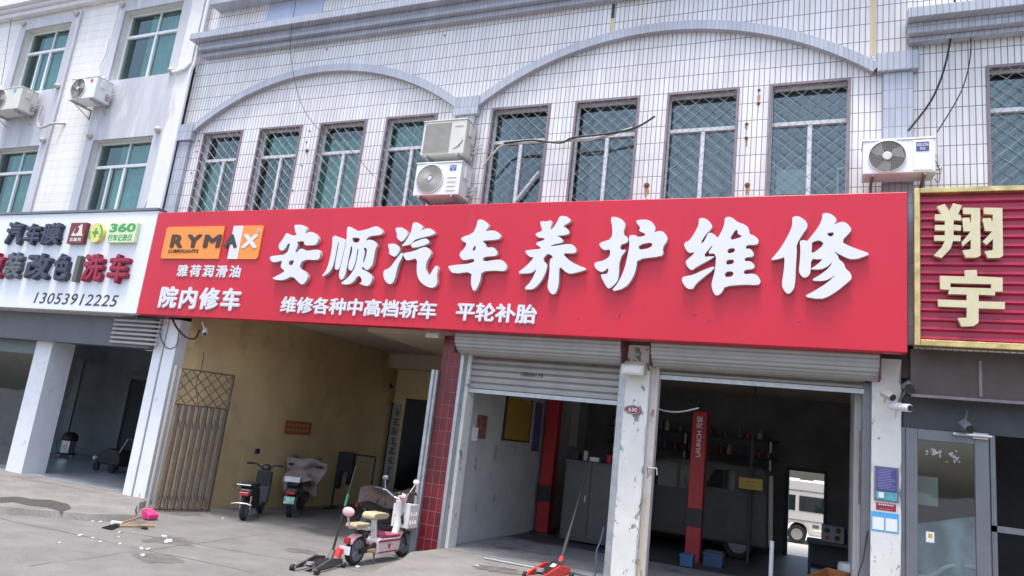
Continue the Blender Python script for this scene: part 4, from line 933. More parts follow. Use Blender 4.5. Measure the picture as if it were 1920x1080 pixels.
    for dz in (.16, .28): mb.tube([(x1 + .02, yb - .09, z0 + hg * dz), (x1 + .09, yb - .09, z0 + hg * dz), (x1 + .12, yb - .06, z0 + hg * (dz + .12)), (x1 + .13, yb + .04, z0 + hg * (dz + .2))], .016, 6)
    mb.build('refrigerant_pipe', LETTER_SIDE, U, smooth=True)
    for x in (x0 + .14 * wd, x1 - .14 * wd):
        mb = MB(); mb.box(x - .02, x + .02, yf - .01, 11.95, z0 - .045, z0 - .004); mb.box(x - .02, x + .02, 11.9, 11.945, z0 - .3, z0 - .045)
        mb.tube([(x, yf + .12, z0 - .04), (x, 11.92, z0 - .28)], .012, 6); mb.build('bracket', MAUVE if kind == 'kelon' else STEEL, U)
    if kind in ('kelon', 'round'):
        lx0, lx1 = px0 + (.04 if kind == 'kelon' else .05) * wd, px0 + (.215 if kind == 'kelon' else .19) * wd; lz1 = z1 - .13 * hg if kind == 'kelon' else z1 - .11 * hg; lz0 = lz1 - (.27 if kind == 'kelon' else .16) * hg; ly = yf - (.0125 if kind == 'kelon' else .001)
        mb = MB(); mb.box(lx0, lx1, ly - .004, ly, lz0, lz1); BDG = mb.build('badge', NAVY_LBL if kind == 'kelon' else BLUE_LBL, C)
        h = lz1 - lz0; text_mesh('lettering', 'KELON', LETTER_W, BDG, wallfn(ly - .004), lx0 + .012, lx1 - .012, lz0 + .52 * h, lz1 - .14 * h, bold=.02, depth=.002)
        text_mesh('lettering', '科龙', LETTER_W, BDG, wallfn(ly - .004), lx0 + .3 * (lx1 - lx0), lx1 - .28 * (lx1 - lx0), lz0 + .12 * h, lz0 + .42 * h, bold=.02, depth=.002)
    return U, C, (px0, px1)
ac_unit('white air conditioner unit with swirl fan guard and blue badge, just above the red sign', -7.42, -6.42, 6.60, 7.27, 11.4, 11.85, 'round')
U, C, (a, b) = ac_unit('aged beige air conditioner unit with square grille, stacked above another unit', -7.42, -6.46, 7.46, 8.18, 11.45, 11.85, 'square', ACY)
mb = MB()
for s in (-1, 1): mb.tube([(a + .06, 11.447, 7.56), (a + .15, 11.445, 7.6), (a + .22 + .03 * s, 11.445, 7.68 + .05 * s)], .006, 5)
mb.build('leaf_print', LETTER_DK, C); mb = MB(); mb.box(a + .05, a + .22, 11.444, 11.4485, 8.02, 8.04); mb.build('name_strip', ACG, C)
ac_unit('white air conditioner unit with wire fan guard and navy badge beside the gold-framed sign', .47, 1.43, 6.70, 7.24, 11.4, 11.78, 'kelon')
U, C, (a, b) = ac_unit('white air conditioner unit with dark round fan and red mark on the white building', -18.35, -17.35, 9.55, 10.15, 11.3, 11.75, 'dark')
mb = MB(); mb.lathe([(.05, 0), (.05, .004)], (a + .1, 11.298, 10.03), (0, -1, 0), 16); mb.build('red_mark', REDB, C)
U, C, (a, b) = ac_unit('greyish air conditioner unit with square fan panel at the far left edge of the facade', -21.75, -20.35, 9.5, 10.15, 11.3, 11.75, 'dark', ACY)
mb = MB(); mb.box(a + .05, a + .16, 11.294, 11.299, 10.0, 10.1); mb.build('blue_mark', BLUEL, C)

# ------------------------------------------------------------------ cables and pipes on the facade
def cable(pts, r, mtl, label, name='cable', n=6, sub=4):
    # Catmull-Rom through the points
    pts = [Vector(p) for p in pts]; out = []
    for i in range(len(pts) - 1):
        p0 = pts[max(0, i - 1)]; p1 = pts[i]; p2 = pts[i + 1]; p3 = pts[min(len(pts) - 1, i + 2)]
        for k in range(sub):
            t = k / sub; out.append(.5 * ((2 * p1) + (-p0 + p2) * t + (2 * p0 - 5 * p1 + 4 * p2 - p3) * t * t + (-p0 + 3 * p1 - 3 * p2 + p3) * t ** 3))
    out.append(pts[-1]); mb = MB(); mb.tube(out, r, n); o = mb.build(name, mtl, None, smooth=True); return tag(o, label, 'cable')
PV = lambda y, *pp: [P(a, b, 1, y) for a, b in pp]
cable(PV(11.82, (1793, -30), (1784, 60), (1770, 130), (1745, 190), (1703, 245)), .018, BLACK, 'thick black cable hanging down the right wall to the air conditioner')
cable(PV(11.85, (1811, -30), (1817, 40), (1820, 100), (1803, 170), (1757, 248)), .010, BLACK, 'thinner black cable curving down the right wall by the barred window')
cable(PV(11.6, (560, -30), (545, 70), (548, 125), (565, 195), (600, 245), (650, 275), (700, 330)), .007, BLACK, 'thin black wire drooping across the left arch')
cable(PV(11.82, (905, 312), (925, 288), (945, 272), (1000, 268), (1060, 264), (1110, 262), (1185, 240)), .02, mat('dirty_wrap', (.44, .42, .38), rough=.8, var=.3, scale=9), 'dirty white wrapped pipe run crossing the middle windows', 'pipe_run')
cable(PV(11.79, (945, 268), (1000, 263), (1050, 268), (1075, 258), (1130, 252), (1190, 240), (1228, 218)), .018, BLACK, 'black cable tied along the white pipe run')
cable(PV(12.06, (966, 378), (1011, 322)), .03, WHITE_FRAME, 'white bar leaning slantwise inside the mesh of the fifth window', 'loose_bar')
cable(PV(11.84, (340, 130), (330, 200), (312, 290), (290, 345), (270, 392)), .008, BLACK, 'thin black wire running down the white end strip')
cable(PV(11.8, (26, 0), (14, 85), (2, 160)), .008, BLACK, 'thin dark wire on the far left of the white building')
cable(PV(11.45, (1753, 300), (1762, 320), (1760, 342), (1752, 335)), .006, BLACK, 'small black loop of wire beside the right air conditioner')
q = P(120, 230, 1, 11.84); cable([(q.x, 11.9, q.z), (q.x - .3, 11.75, q.z - .05), (q.x - .75, 11.72, q.z - .15), (q.x - .95, 11.72, q.z + .1), (q.x - .95, 11.75, q.z + .55)], .03, LETTER_SIDE, 'grey wrapped hose looping from the far left air conditioner', 'hose')
cable(PV(11.84, (203, 70), (198, 100), (186, 130), (184, 150)), .025, WHITE_POST, 'white hose rising above the air conditioner with a red mark', 'hose')

# ------------------------------------------------------------------ lamps and cameras under the signs
def camera_unit(label, x, y, z, dx, dy, dz, ln=.24, r=.045, body=LETTER_W, mount=(0, 0, .12), tilt=True):
    U = thing('security_camera', label, 'camera', (x, y, z), 'security cameras'); d = Vector((dx, dy, dz)).normalized(); c = Vector((x, y, z)); e = c + d * ln
    mb = MB(); mb.tube([c, e], [r, r], 4 if tilt else 12); mb.build('housing', body, U, bevel=.004)
    mb = MB(); mb.cyl(e, e + d * .012, r * .75, n=12); mb.build('lens', BLACK, U)
    mb = MB(); k = c + d * ln * .3; mb.tube([k, k + Vector(mount) * .6, k + Vector(mount)], .016, 6); mb.build('bracket', body, U)
    return U
q = P(1655, 735, 1, 11.6); camera_unit('small pale camera box above the white right pillar, nearest the shutter', q.x, 11.62, q.z, .5, -.6, -.35, .2, .065, CREAM_P, (0, .2, -.1))
q = P(1712, 726, 1, 11.6); camera_unit('grey box camera hanging on a bent arm left of the glass door', q.x - .06, 11.65, q.z + .02, .05, -.8, -.3, .14, .09, GREY_AL, (-.1, .2, -.2))
q = P(1690, 762, 1, 11.5); camera_unit('long white bullet camera on top of the white right pillar', q.x - .12, 11.6, q.z, .55, -.7, -.08, .34, .055, LETTER_W, (0, .2, -.14), False)
q = P(1812, 795, 1, 11.6); camera_unit('grey camera hanging over the glass shop door', q.x - .03, 11.7, q.z + .02, .3, -.6, -.4, .16, .07, GREY_AL, (.06, .16, .22))
q = P(385, 618, 1, 11.6); camera_unit('white bullet camera under the left end of the red sign', q.x, 11.6, q.z, .6, -.55, -.35, .3, .05, LETTER_W, (-.25, .1, .2), False)
q = P(732, 722, 0, -11.7); camera_unit('dark camera on the yellow wall near the passage end', -11.7, q.y, q.z, .5, -.5, -.2, .2, .05, BLACK, (-.1, .1, .1))
q = P(1188, 693, 1, 11.6); FL = thing('flood_lamp', 'beige box flood lamp at the top of the pillar numbered 630', 'lamp', (q.x, 11.83, q.z))
mb = MB(); mb.prism([(11.5, q.z - .1), (11.5, q.z + .06), (11.75, q.z + .16), (11.75, q.z - .06)], lambda u, v, d: (q.x - .19 + d, u, v), 0, .38); mb.build('housing', CREAM_P, FL, bevel=.01)
mb = MB(); mb.box(q.x - .15, q.x + .15, 11.49, 11.498, q.z - .07, q.z + .03); mb.build('lens', mat('lamp_glass', (.6, .6, .56), rough=.15), FL); mb = MB(); mb.box(q.x - .03, q.x + .03, 11.75, 11.83, q.z, q.z + .08); mb.build('bracket', BLACK, FL)
q = P(815, 628, 1, 11.6); FL = thing('flood_lamp', 'small pale flood lamp under the red sign above the red tiled column', 'lamp', (q.x, 11.7, q.z))
mb = MB(); mb.prism([(11.5, q.z - .07), (11.5, q.z + .03), (11.7, q.z + .1), (11.7, q.z - .03)], lambda u, v, d: (q.x - .14 + d, u, v), 0, .28); mb.build('housing', CREAM_P, FL, bevel=.01)
mb = MB(); mb.box(q.x - .02, q.x + .02, 11.7, 11.83, q.z, q.z + .2); mb.build('bracket', BLACK, FL)
q = P(290, 659, 1, 12.4); mb = MB(); mb.tube([(q.x - .3, 12.4, q.z + .02), (q.x + .3, 12.4, q.z + .02)], .018, 8); tag(mb.build('tube_lamp', LETTER_W), 'thin white tube lamp inside the left shop beside the white posts', 'lamp')
cable(PV(11.55, (322, 595), (332, 615), (350, 633), (366, 634), (374, 618)), .022, BLACK, 'black hose end curling out beneath the left end of the red sign', 'hose')
cable(PV(11.7, (308, 590), (300, 625), (312, 652), (330, 648), (335, 620)), .008, BLACK, 'thin black wire dangling by the louvres under the white sign')
cable(PV(11.9, (382, 660), (378, 690), (368, 720), (372, 760)), .008, BLACK, 'thin wire running down the yellow wall behind the folded gate')

# ------------------------------------------------------------------ notices on the right pillar
def board(name, label, cat, x0, x1, z0, z1, y, mtl, th=.012):
    mb = MB(); mb.box(x0, x1, y - th, y, z0, z1); o = thing(name, label, cat, ((x0 + x1) / 2, y, z0)); mb.build('panel', mtl, o, bevel=.003); return o
NB = board('notice', 'purple framed notice with pale print on the white right pillar', 'notice', .69, 1.0, 1.94, 2.42, 11.828, mat('notice_frame', (.16, .165, .2), rough=.4), .02)
mb = MB(); mb.box(.715, .975, 11.803, 11.8075, 2.075, 2.40); mb.build('text_field', PURPLE, NB)
mb = MB()
for i in range(13):
    z = 2.375 - i * .022; mb.box(.73 + (0 if i % 4 else .02), .73 + random.uniform(.15, .235), 11.8, 11.8025, z, z + .008)
mb.build('text_lines', PURPLE_L, NB)
mb = MB(); mb.box(.715, .975, 11.8035, 11.8075, 1.965, 2.07); mb.build('picture_field', mat('teal_print', (.10, .38, .42), rough=.5, var=.3, scale=14), NB); mb = MB(); mb.box(.745, .81, 11.799, 11.8025, 1.985, 2.06); mb.build('white_square', PAPER, NB)
q = board('notice', 'small dark red plate with white row below the purple notice', 'notice', .715, .965, 1.815, 1.915, 11.8275, mat('plate_crimson', (.30, .02, .05), rough=.4), .006)
mb = MB()
for i in range(7): mb.box(.745 + i * .028, .763 + i * .028, 11.817, 11.8205, 1.885, 1.903)
mb.build('text_lines', LETTER_W, q); mb = MB(); mb.box(.76, .92, 11.817, 11.8205, 1.832, 1.842); mb.build('text_lines', mat('pink_print', (.6, .15, .15)), q)
q = board('notice', 'sky blue poster with two white squares low on the white pillar', 'notice', .655, 1.0, 1.525, 1.79, 11.8275, BLUEL, .005)
for x in (.672, .837):
    mb = MB(); mb.box(x, x + .145, 11.818, 11.822, 1.545, 1.715); mb.build('white_square', PAPER, q, bevel=.004)
# plaque on the yellow wall
PL = thing('plaque', 'orange-red plaque with two faint text rows on the yellow wall', 'sign', (-11.8, 14.6, 1.72))
mb = MB(); mb.box(-11.8, -11.785, 14.13, 15.1, 1.74, 2.05); mb.build('panel', mat('plaque_orange', (.30, .07, .02), rough=.5, var=.1), PL)
mb = MB()
for r_ in (1.80, 1.92):
    for i in range(6): mb.box(-11.784, -11.78, 14.2 + i * .14, 14.3 + i * .14, r_, r_ + .075)
mb.build('text_marks', mat('plaque_print', (.36, .17, .05), rough=.5, var=.3, scale=30), PL)
q = P(482, 846, 0, -11.79); mb = MB(); mb.box(-11.8, -11.76, q.y - .07, q.y + .07, q.z - .06, q.z + .06); tag(mb.build('socket_box', BLACK, None, bevel=.01), 'small dark socket box on the yellow wall above the mopeds', 'socket')
# lettered strip beside the passage doorway
ST = thing('vertical_sign', 'tall narrow white strip with dark vertical marks beside the passage doorway', 'sign', (-11.6, 18.7, .2))
mb = MB(); mb.box(-11.77, -11.47, 18.70, 18.745, .3, 2.85); mb.build('panel', mat('strip_white', (.36, .36, .36), rough=.6, var=.15), ST); mb = MB(); mb.box(-11.8, -11.762, 18.68, 18.745, .1, 2.87); mb.build('edge', BLACK, ST)
mb = MB(); z = 2.7
while z > .6:
    for k in range(4): mb.box(-11.66 + random.uniform(-.05, .05), -11.56 + random.uniform(0, .08), 18.695, 18.699, z - .05 * k - .03, z - .05 * k)
    z -= .28
mb.box(-11.60, -11.595, 18.694, 18.698, .6, 2.7); mb.build('dark_marks', LETTER_DK, ST)

# ------------------------------------------------------------------ folded lattice gate at the mouth of the passage
GA, GB = Vector((-12.30, 11.08, 0)), Vector((-11.86, 12.25, 0)); gd = (GB - GA).normalized(); gl = (GB - GA).length
G = thing('folding_gate', 'rusty folded lattice gate with diamond top panel against the yellow wall', 'gate', GA)
gp = lambda u, z, o=0: Vector((GA.x + gd.x * u - gd.y * o, GA.y + gd.y * u + gd.x * o, z))
mb = MB(); mb.tube([gp(0, .02), gp(0, 2.92)], .035, 8); mb.tube([gp(.10, .02), gp(.10, 2.88)], .022, 6); mb.build('gate_post', mat('worn_cream_steel', (.42, .40, .36), rough=.6, var=.1, dirt=((.30, .18, .10), .62, 9, .1, .4)), G, smooth=True)
mb = MB(); mb.tube([gp(gl, .02), gp(gl, 2.9)], .03, 8); mb.tube([gp(.1, .05), gp(gl, .05)], .03, 6); mb.tube([gp(.1, 2.88), gp(gl, 2.88)], .022, 6); mb.tube([gp(.1, 2.15), gp(gl, 2.15)], .02, 6); mb.build('gate_frame', RUSTY_GATE, G, smooth=True)
BARM = mat('pale_rusty_bar', (.22, .205, .19), rough=.65, var=.2, scale=14, dirt=((.15, .11, .085), .52, 10, .12, .4))
for i in range(8):
    u = .18 + (gl - .26) * i / 7
    mb = MB(); mb.box(-.02, .02, -.006, .006, 0, 0); mb.v = []; mb.f = []; mb.mi = []; mb.tube([gp(u, .06, .02), gp(u + .015, 2.14, .02)], .022, 6); mb.build('gate_bar', BARM, G, smooth=True)
    mb = MB(); mb.tube([gp(u + .045, .06, -.02), gp(u + .05, 2.14, -.02)], .026, 6); mb.build('gate_bar', RUSTY_GATE, G, smooth=True)
mb = MB()
for zc in (.30, 1.82):
    for i in range(7):
        u0 = .18 + (gl - .26) * i / 7; u1 = u0 + (gl - .26) / 7; um = (u0 + u1) / 2
        mb.tube([gp(u0, zc - .16, .03), gp(um, zc + .1, .03), gp(u1, zc - .16, .03)], .011, 5)
mb.build('scissor_links', RUSTY_GATE, G)
mb = MB(); n = 5; st = (gl - .1) / n
for i in range(-3, n):
    for sg in (1, -1):
        pts = []
        for k in range(9):
            t = k / 8; u = .1 + st * (i + t * 3); z = 2.16 + .72 * (t if sg > 0 else 1 - t)
            if .1 <= u <= gl: pts.append(gp(u, z, .004 * sg))
        if len(pts) > 1: mb.tube(pts, .012, 5)
mb.build('lattice_panel', RUSTY_GATE, G)

# ------------------------------------------------------------------ litter, broom and dustpan
SCRAP = mat('dirty_white_paper', (.52, .52, .50), rough=.9, var=.15)
for i, (px, py, s, z) in enumerate([(308, 1005, .085, 0), (315, 1014.5, .16, 0), (150, 1003.5, .08, 0), (174, 1008, .05, 0), (188, 1015, .05, 0), (269, 1040, .09, 0), (224, 998, .06, 0), (223, 1006, .05, 0), (225, 1019, .06, 0),
                                    (276, 965, .06, 0), (188, 978, .07, 0), (174, 977, .06, 0), (250, 998, .04, 0), (112, 1017, .05, 0), (290, 986, .07, 0), (265, 1028, .08, 0), (278, 1029, .07, 0), (418, 971, .06, 0), (895, 1060, .06, .22), (670, 1062, .1, 0)]):
    p = P(px, py, 2, z + .01); mb = MB(); n = 7; rot = random.uniform(-.4, .4) + 2.3
    top = []
    for k in range(n):
        a = 2 * math.pi * k / n; rr = s * random.uniform(.6, 1.1); x, y = rr * math.cos(a), .45 * rr * math.sin(a); top.append((p.x + x * math.cos(rot) - y * math.sin(rot), p.y + x * math.sin(rot) + y * math.cos(rot), z + .006 + random.uniform(0, .18) * s))
    cz = (p.x + random.uniform(-.2, .2) * s, p.y, z + .01 + .16 * s)
    for k in range(n): mb.face([top[k], top[(k + 1) % n], cz])
    for k in range(n): a, b = top[k], top[(k + 1) % n]; mb.face([a, (a[0], a[1], z + .003), (b[0], b[1], z + .003), b])
    o = mb.build('paper_scrap', SCRAP); tag(o, 'small white paper scrap lying on the bare grey concrete', 'litter', 'paper scraps on the concrete')
D = thing('dustpan', 'hot pink dustpan lying by the foot of the folded gate', 'dustpan', (-11.9, 10.75, 0))
p0 = P(268, 966, 2, .05); p1 = P(292, 972, 2, .05)
ang = math.atan2(p1.y - p0.y, p1.x - p0.x); cpt = (p0 + p1) / 2; hl = (p1 - p0).length / 2 * .62
M3 = Matrix.Rotation(ang, 3, 'Z'); tp = lambda x, y, z: Vector(cpt) * 1 + M3 @ Vector((x, y, z))
mb = MB(); pr = [(-hl, .16), (hl, .13), (hl, .02), (-hl, .03)]
mb.prism([(-hl, -.02), (hl, -.04), (hl + .02, .06), (hl * .4, .10), (-hl, .14)], lambda u, v, d: tp(u, d, v), -.10, .10); mb.build('pan', HOTPINK, D, bevel=.02, seg=2)
mb = MB(); mb.tube([tp(-hl, 0, .12), P(258, 960, 2, .3), P(262, 925, 1, cpt.y + .1)], .012, 6); mb.build('handle', STEEL, D, smooth=True)
Bm = thing('broom', 'broom with orange wooden stick and dark bristles lying on the concrete', 'broom', P(215, 985, 2, 0))
a, b = P(224, 982, 2, .04), P(268, 968, 2, .1); mb = MB(); mb.tube([a, b], .016, 7); mb.build('stick', WOOD, Bm, smooth=True)
c = P(216, 986, 2, .05); mb = MB()
for k in range(26):
    t = (k / 25 - .5); e = Vector((c.x - .02 + .2 * t + random.uniform(-.03, .03), c.y - .12 + random.uniform(-.03, .03), .01)); mb.tube([a + Vector((.05 * t, 0, 0)), e], [.02, .012], 4)
mb.build('bristles', BLACK, Bm); mb = MB(); mb.obox((a.x - .02, a.y - .04, .05), (.10, .035, .03), (0, 0, .3)); mb.build('head', LETTER_W, Bm, bevel=.008)
p = P(271, 990, 2, .02); mb = MB(); mb.sph((p.x, p.y, .02), (.07, .05, .03), 9, 6); tag(mb.build('rag', CLOTH_K, None, smooth=True), 'small black rag scrap in front of the dustpan', 'rag')
a, b = P(225, 986, 2, .03), P(290, 985, 2, .03); mb = MB(); mb.tube([a, b], .018, 6); tag(mb.build('stick', WOODL), 'thin pale stick lying under the dustpan', 'stick')

# ------------------------------------------------------------------ two-wheelers
def wheel(root, name, y, r, wd, tyre=RUBBER, rimm=GREY_AL, x=0.0, spokes=5, wz=None):
    z = r if wz is None else wz
    mb = MB(); t = .3 * r; pf = []
    for k in range(13):
        a = math.pi * k / 12; pf.append((r - t * .5 + t * .5 * math.sin(a), x - wd / 2 * math.cos(a)))
    pf = [(r - t, x - wd * .42)] + pf + [(r - t, x + wd * .42)]
    mb.lathe(pf, (0, y, z), (1, 0, 0), 28); W = mb.build(name, tyre, root, smooth=True, local=True)
    mb = MB(); rr = r - t
    mb.lathe([(rr * 1.03, x - wd * .46), (rr * 1.03, x - wd * .40), (rr * .82, x - wd * .36)], (0, y, z), (1, 0, 0), 24)
    mb.lathe([(rr * .82, x + wd * .36), (rr * 1.03, x + wd * .40), (rr * 1.03, x + wd * .46)], (0, y, z), (1, 0, 0), 24)
    mb.lathe([(rr * .3, x - wd * .55), (rr * .3, x + wd * .55)], (0, y, z), (1, 0, 0), 14)
    for k in range(spokes):
        a = 2 * math.pi * k / spokes; d = Vector((0, math.cos(a), math.sin(a)))
        for s in (-1, 1): mb.tube([Vector((x + s * wd * .42, y, z)) + d * rr * .25, Vector((x + s * wd * .4, y, z)) + d * rr * .95], [.028, .018], 5)
    mb.build('rim', rimm, W, smooth=True, local=True)
    return W

SCO = thing('electric_scooter', 'pink and white electric scooter with tan saddles parked by the red tiled column', 'scooter', (-6.74, 10.22, 0), None, R(-1.5)); SCO.scale = (1.14, 1.14, 1.14)
wheel(SCO, 'rear_wheel', 0, .20, .095, wz=.20); wheel(SCO, 'front_wheel', 1.22, .20, .085, wz=.20)
LB_ = dict(local=True)
yz = lambda u, v, d: (d, u, v)
mb = MB(); mb.prism([(.36, .13), (.93, .12), (.95, .30), (.90, .33), (.40, .345), (.35, .31)], yz, -.13, .13); fb = mb.build('floorboard', mat('pale_pink_panel', (.74, .60, .58), rough=.35, var=.04), SCO, bevel=.02, seg=2, **LB_)
mb = MB(); mb.box(.13, .137, .36, .94, .285, .315); mb.box(.13, .137, .38, .94, .135, .155); mb.build('trim', BERRY, fb, **LB_)
mb = MB(); mb.prism([(.60, .26), (.64, .245), (.68, .26), (.655, .20), (.64, .18), (.625, .20)], lambda u, v, d: (d, u, v), .131, .139); mb.build('emblem', REDB, fb, **LB_)
mb = MB(); mb.box(-.125, .125, .42, .92, .345, .37); mb.sph((.0, .5, .38), (.12, .09, .06), 12, 6); mb.build('foot_mat', BERRY, SCO, smooth=True, **LB_)
# rear fender hugging the wheel
mb = MB()
pr = None
for k in range(12):
    a = R(25 + 125 * k / 11); o_ = [(s * .062, -math.cos(a) * q * -1, .185 + math.sin(a) * q) for s, q in ((-1, .225), (1, .225), (1, .205), (-1, .205))]
    o_ = [(x, -y if False else y, z) for x, y, z in o_]
    if pr:
        for j in range(4): mb.face([pr[j], o_[j], o_[(j + 1) % 4], pr[(j + 1) % 4]])
    pr = o_
mb.build('rear_fender', PINK, SCO, smooth=True, **LB_)
mb = MB()
pr = None
for k in range(12):
    a = R(55 + 130 * k / 11); o_ = [(s * .055, 1.22 + math.cos(a) * q, .185 + math.sin(a) * q) for s, q in ((-1, .228), (1, .228), (1, .21), (-1, .21))]
    if pr:
        for j in range(4): mb.face([pr[j], o_[j], o_[(j + 1) % 4], pr[(j + 1) % 4]])
    pr = o_
mb.build('front_fender', PINK, SCO, smooth=True, **LB_)
mb = MB(); mb.tube([(.07, 0, .185), (.075, .2, .2), (.06, .42, .26)], [.035, .045, .04], 8); mb.tube([(-.07, 0, .185), (-.075, .2, .2), (-.06, .42, .26)], [.035, .045, .04], 8); mb.build('swing_arm', BLACK, SCO, smooth=True, **LB_)
mb = MB(); mb.box(.115, .122, .13, .30, .185, .215); mb.build('reflector', mat('amber_reflector', (.7, .45, .1), rough=.3), SCO, **LB_)
mb = MB(); mb.tube([(.0, .42, .3), (.0, .36, .55), (0, .36, .60)], [.045, .04, .04], 8); mb.tube([(0, .4, .46), (0, .1, .49)], .035, 8); mb.tube([(.05, .12, .49), (.05, -.1, .50)], .02, 6); mb.tube([(-.05, .12, .49), (-.05, -.1, .50)], .02, 6); mb.build('seat_frame', SCW, SCO, smooth=True, **LB_)
mb = MB(); mb.prism([(.18, .63), (.2, .60), (.52, .60), (.58, .63), (.56, .67), (.48, .69), (.25, .695), (.19, .675)], yz, -.11, .11); mb.build('saddle', TAN, SCO, bevel=.035, seg=3, **LB_)
mb = MB(); mb.prism([(-.20, .53), (-.19, .505), (.14, .505), (.16, .53), (.14, .56), (-.18, .565)], yz, -.09, .09); mb.build('rear_seat', TAN, SCO, bevel=.02, seg=2, **LB_)
mb = MB(); mb.tube([(0, -.2, .5), (0, -.26, .6), (0, -.28, .66)], .014, 6); mb.sph((0, -.29, .72), (.10, .035, .065), 14, 8); mb.build('backrest', PINK, SCO, smooth=True, **LB_)
mb = MB(); mb.box(-.05, .05, -.24, -.2, .30, .38); mb.build('tail_light', REDP, SCO, bevel=.008, **LB_)
mb = MB(); mb.box(-.09, .09, -.25, -.245, .16, .27); mb.build('licence_plate', LETTER_W, SCO, **LB_)
mb = MB(); mb.tube([(0, .93, .28), (0, 1.0, .5), (0, .97, .72), (0, .95, .84)], [.06, .05, .045, .05], 10); mb.build('steering_column', SCW, SCO, smooth=True, **LB_)
mb = MB(); mb.tube([(.05, 1.0, .62), (.055, 1.12, .4), (.055, 1.22, .185)], .022, 7); mb.tube([(-.05, 1.0, .62), (-.055, 1.12, .4), (-.055, 1.22, .185)], .022, 7); mb.build('front_fork', BLACK, SCO, smooth=True, **LB_)
mb = MB(); mb.tube([(-.34, .80, .98), (-.2, .86, .97), (-.1, .95, .88), (0, .96, .85), (.1, .95, .88), (.2, .86, .97), (.34, .80, .98)], .016, 8); hb = mb.build('handlebar', CHROME, SCO, smooth=True, **LB_)
for s in (-1, 1):
    mb = MB(); mb.tube([(s * .25, .845, .975), (s * .37, .79, .985)], .024, 8); mb.build('grip', BLACK, hb, smooth=True, **LB_)
    mb = MB(); mb.tube([(s * .22, .86, .98), (s * .27, .9, 1.10)], .007, 5); mb.sph((s * .28, .91, 1.14), (.055, .018, .04), 12, 7); mb.build('mirror', SCW if s > 0 else GREY_AL, hb, smooth=True, **LB_)
mb = MB(); mb.sph((.0, 1.03, .86), (.085, .06, .085), 14, 8); mb.build('headlight', PINK, SCO, smooth=True, **LB_)
mb = MB()
for x in (-.15, .138): mb.box(x, x + .012, 1.06, 1.31, .44, .50); mb.box(x, x + .012, 1.06, 1.31, .56, .62); mb.box(x, x + .012, 1.06, 1.31, .68, .78)
for x in (-.15, .138):
    for y in (1.06, 1.14, 1.21, 1.285): mb.box(x + .001, x + .011, y, y + .024, .501, .778)
for y in (1.05, 1.31): mb.box(-.15, .15, y, y + .012, .44, .78)
mb.box(-.137, .137, 1.063, 1.309, .44, .455); mb.build('basket', SCW, SCO, **LB_)
mb = MB(); mb.tube([(.08, .35, .14), (.15, .28, .01)], .012, 6); mb.build('kick_stand', BLACK, SCO, **LB_)
for s in (-1, 1):
    mb = MB(); mb.tube([(s * .2, .88, .965), (s * .26, .92, .965), (s * .36, .87, .955)], .007, 5); mb.build('brake_lever', BLACK, hb, smooth=True, **LB_)
    mb = MB(); mb.tube([(s * .19, .89, .97), (s * .14, 1.06, .98), (s * .05, 1.09, .80), (s * .05, 1.02, .55)], .006, 5); mb.build('brake_cable', BLACK, hb, smooth=True, **LB_)
mb = MB(); mb.sph((0, .93, .94), (.045, .04, .025), 12, 6); mb.build('dashboard', BLACK, hb, smooth=True, **LB_)
mb = MB(); mb.box(-.10, .10, .02, .14, .36, .44); mb.build('controller_box', BLACK, SCO, bevel=.015, **LB_)

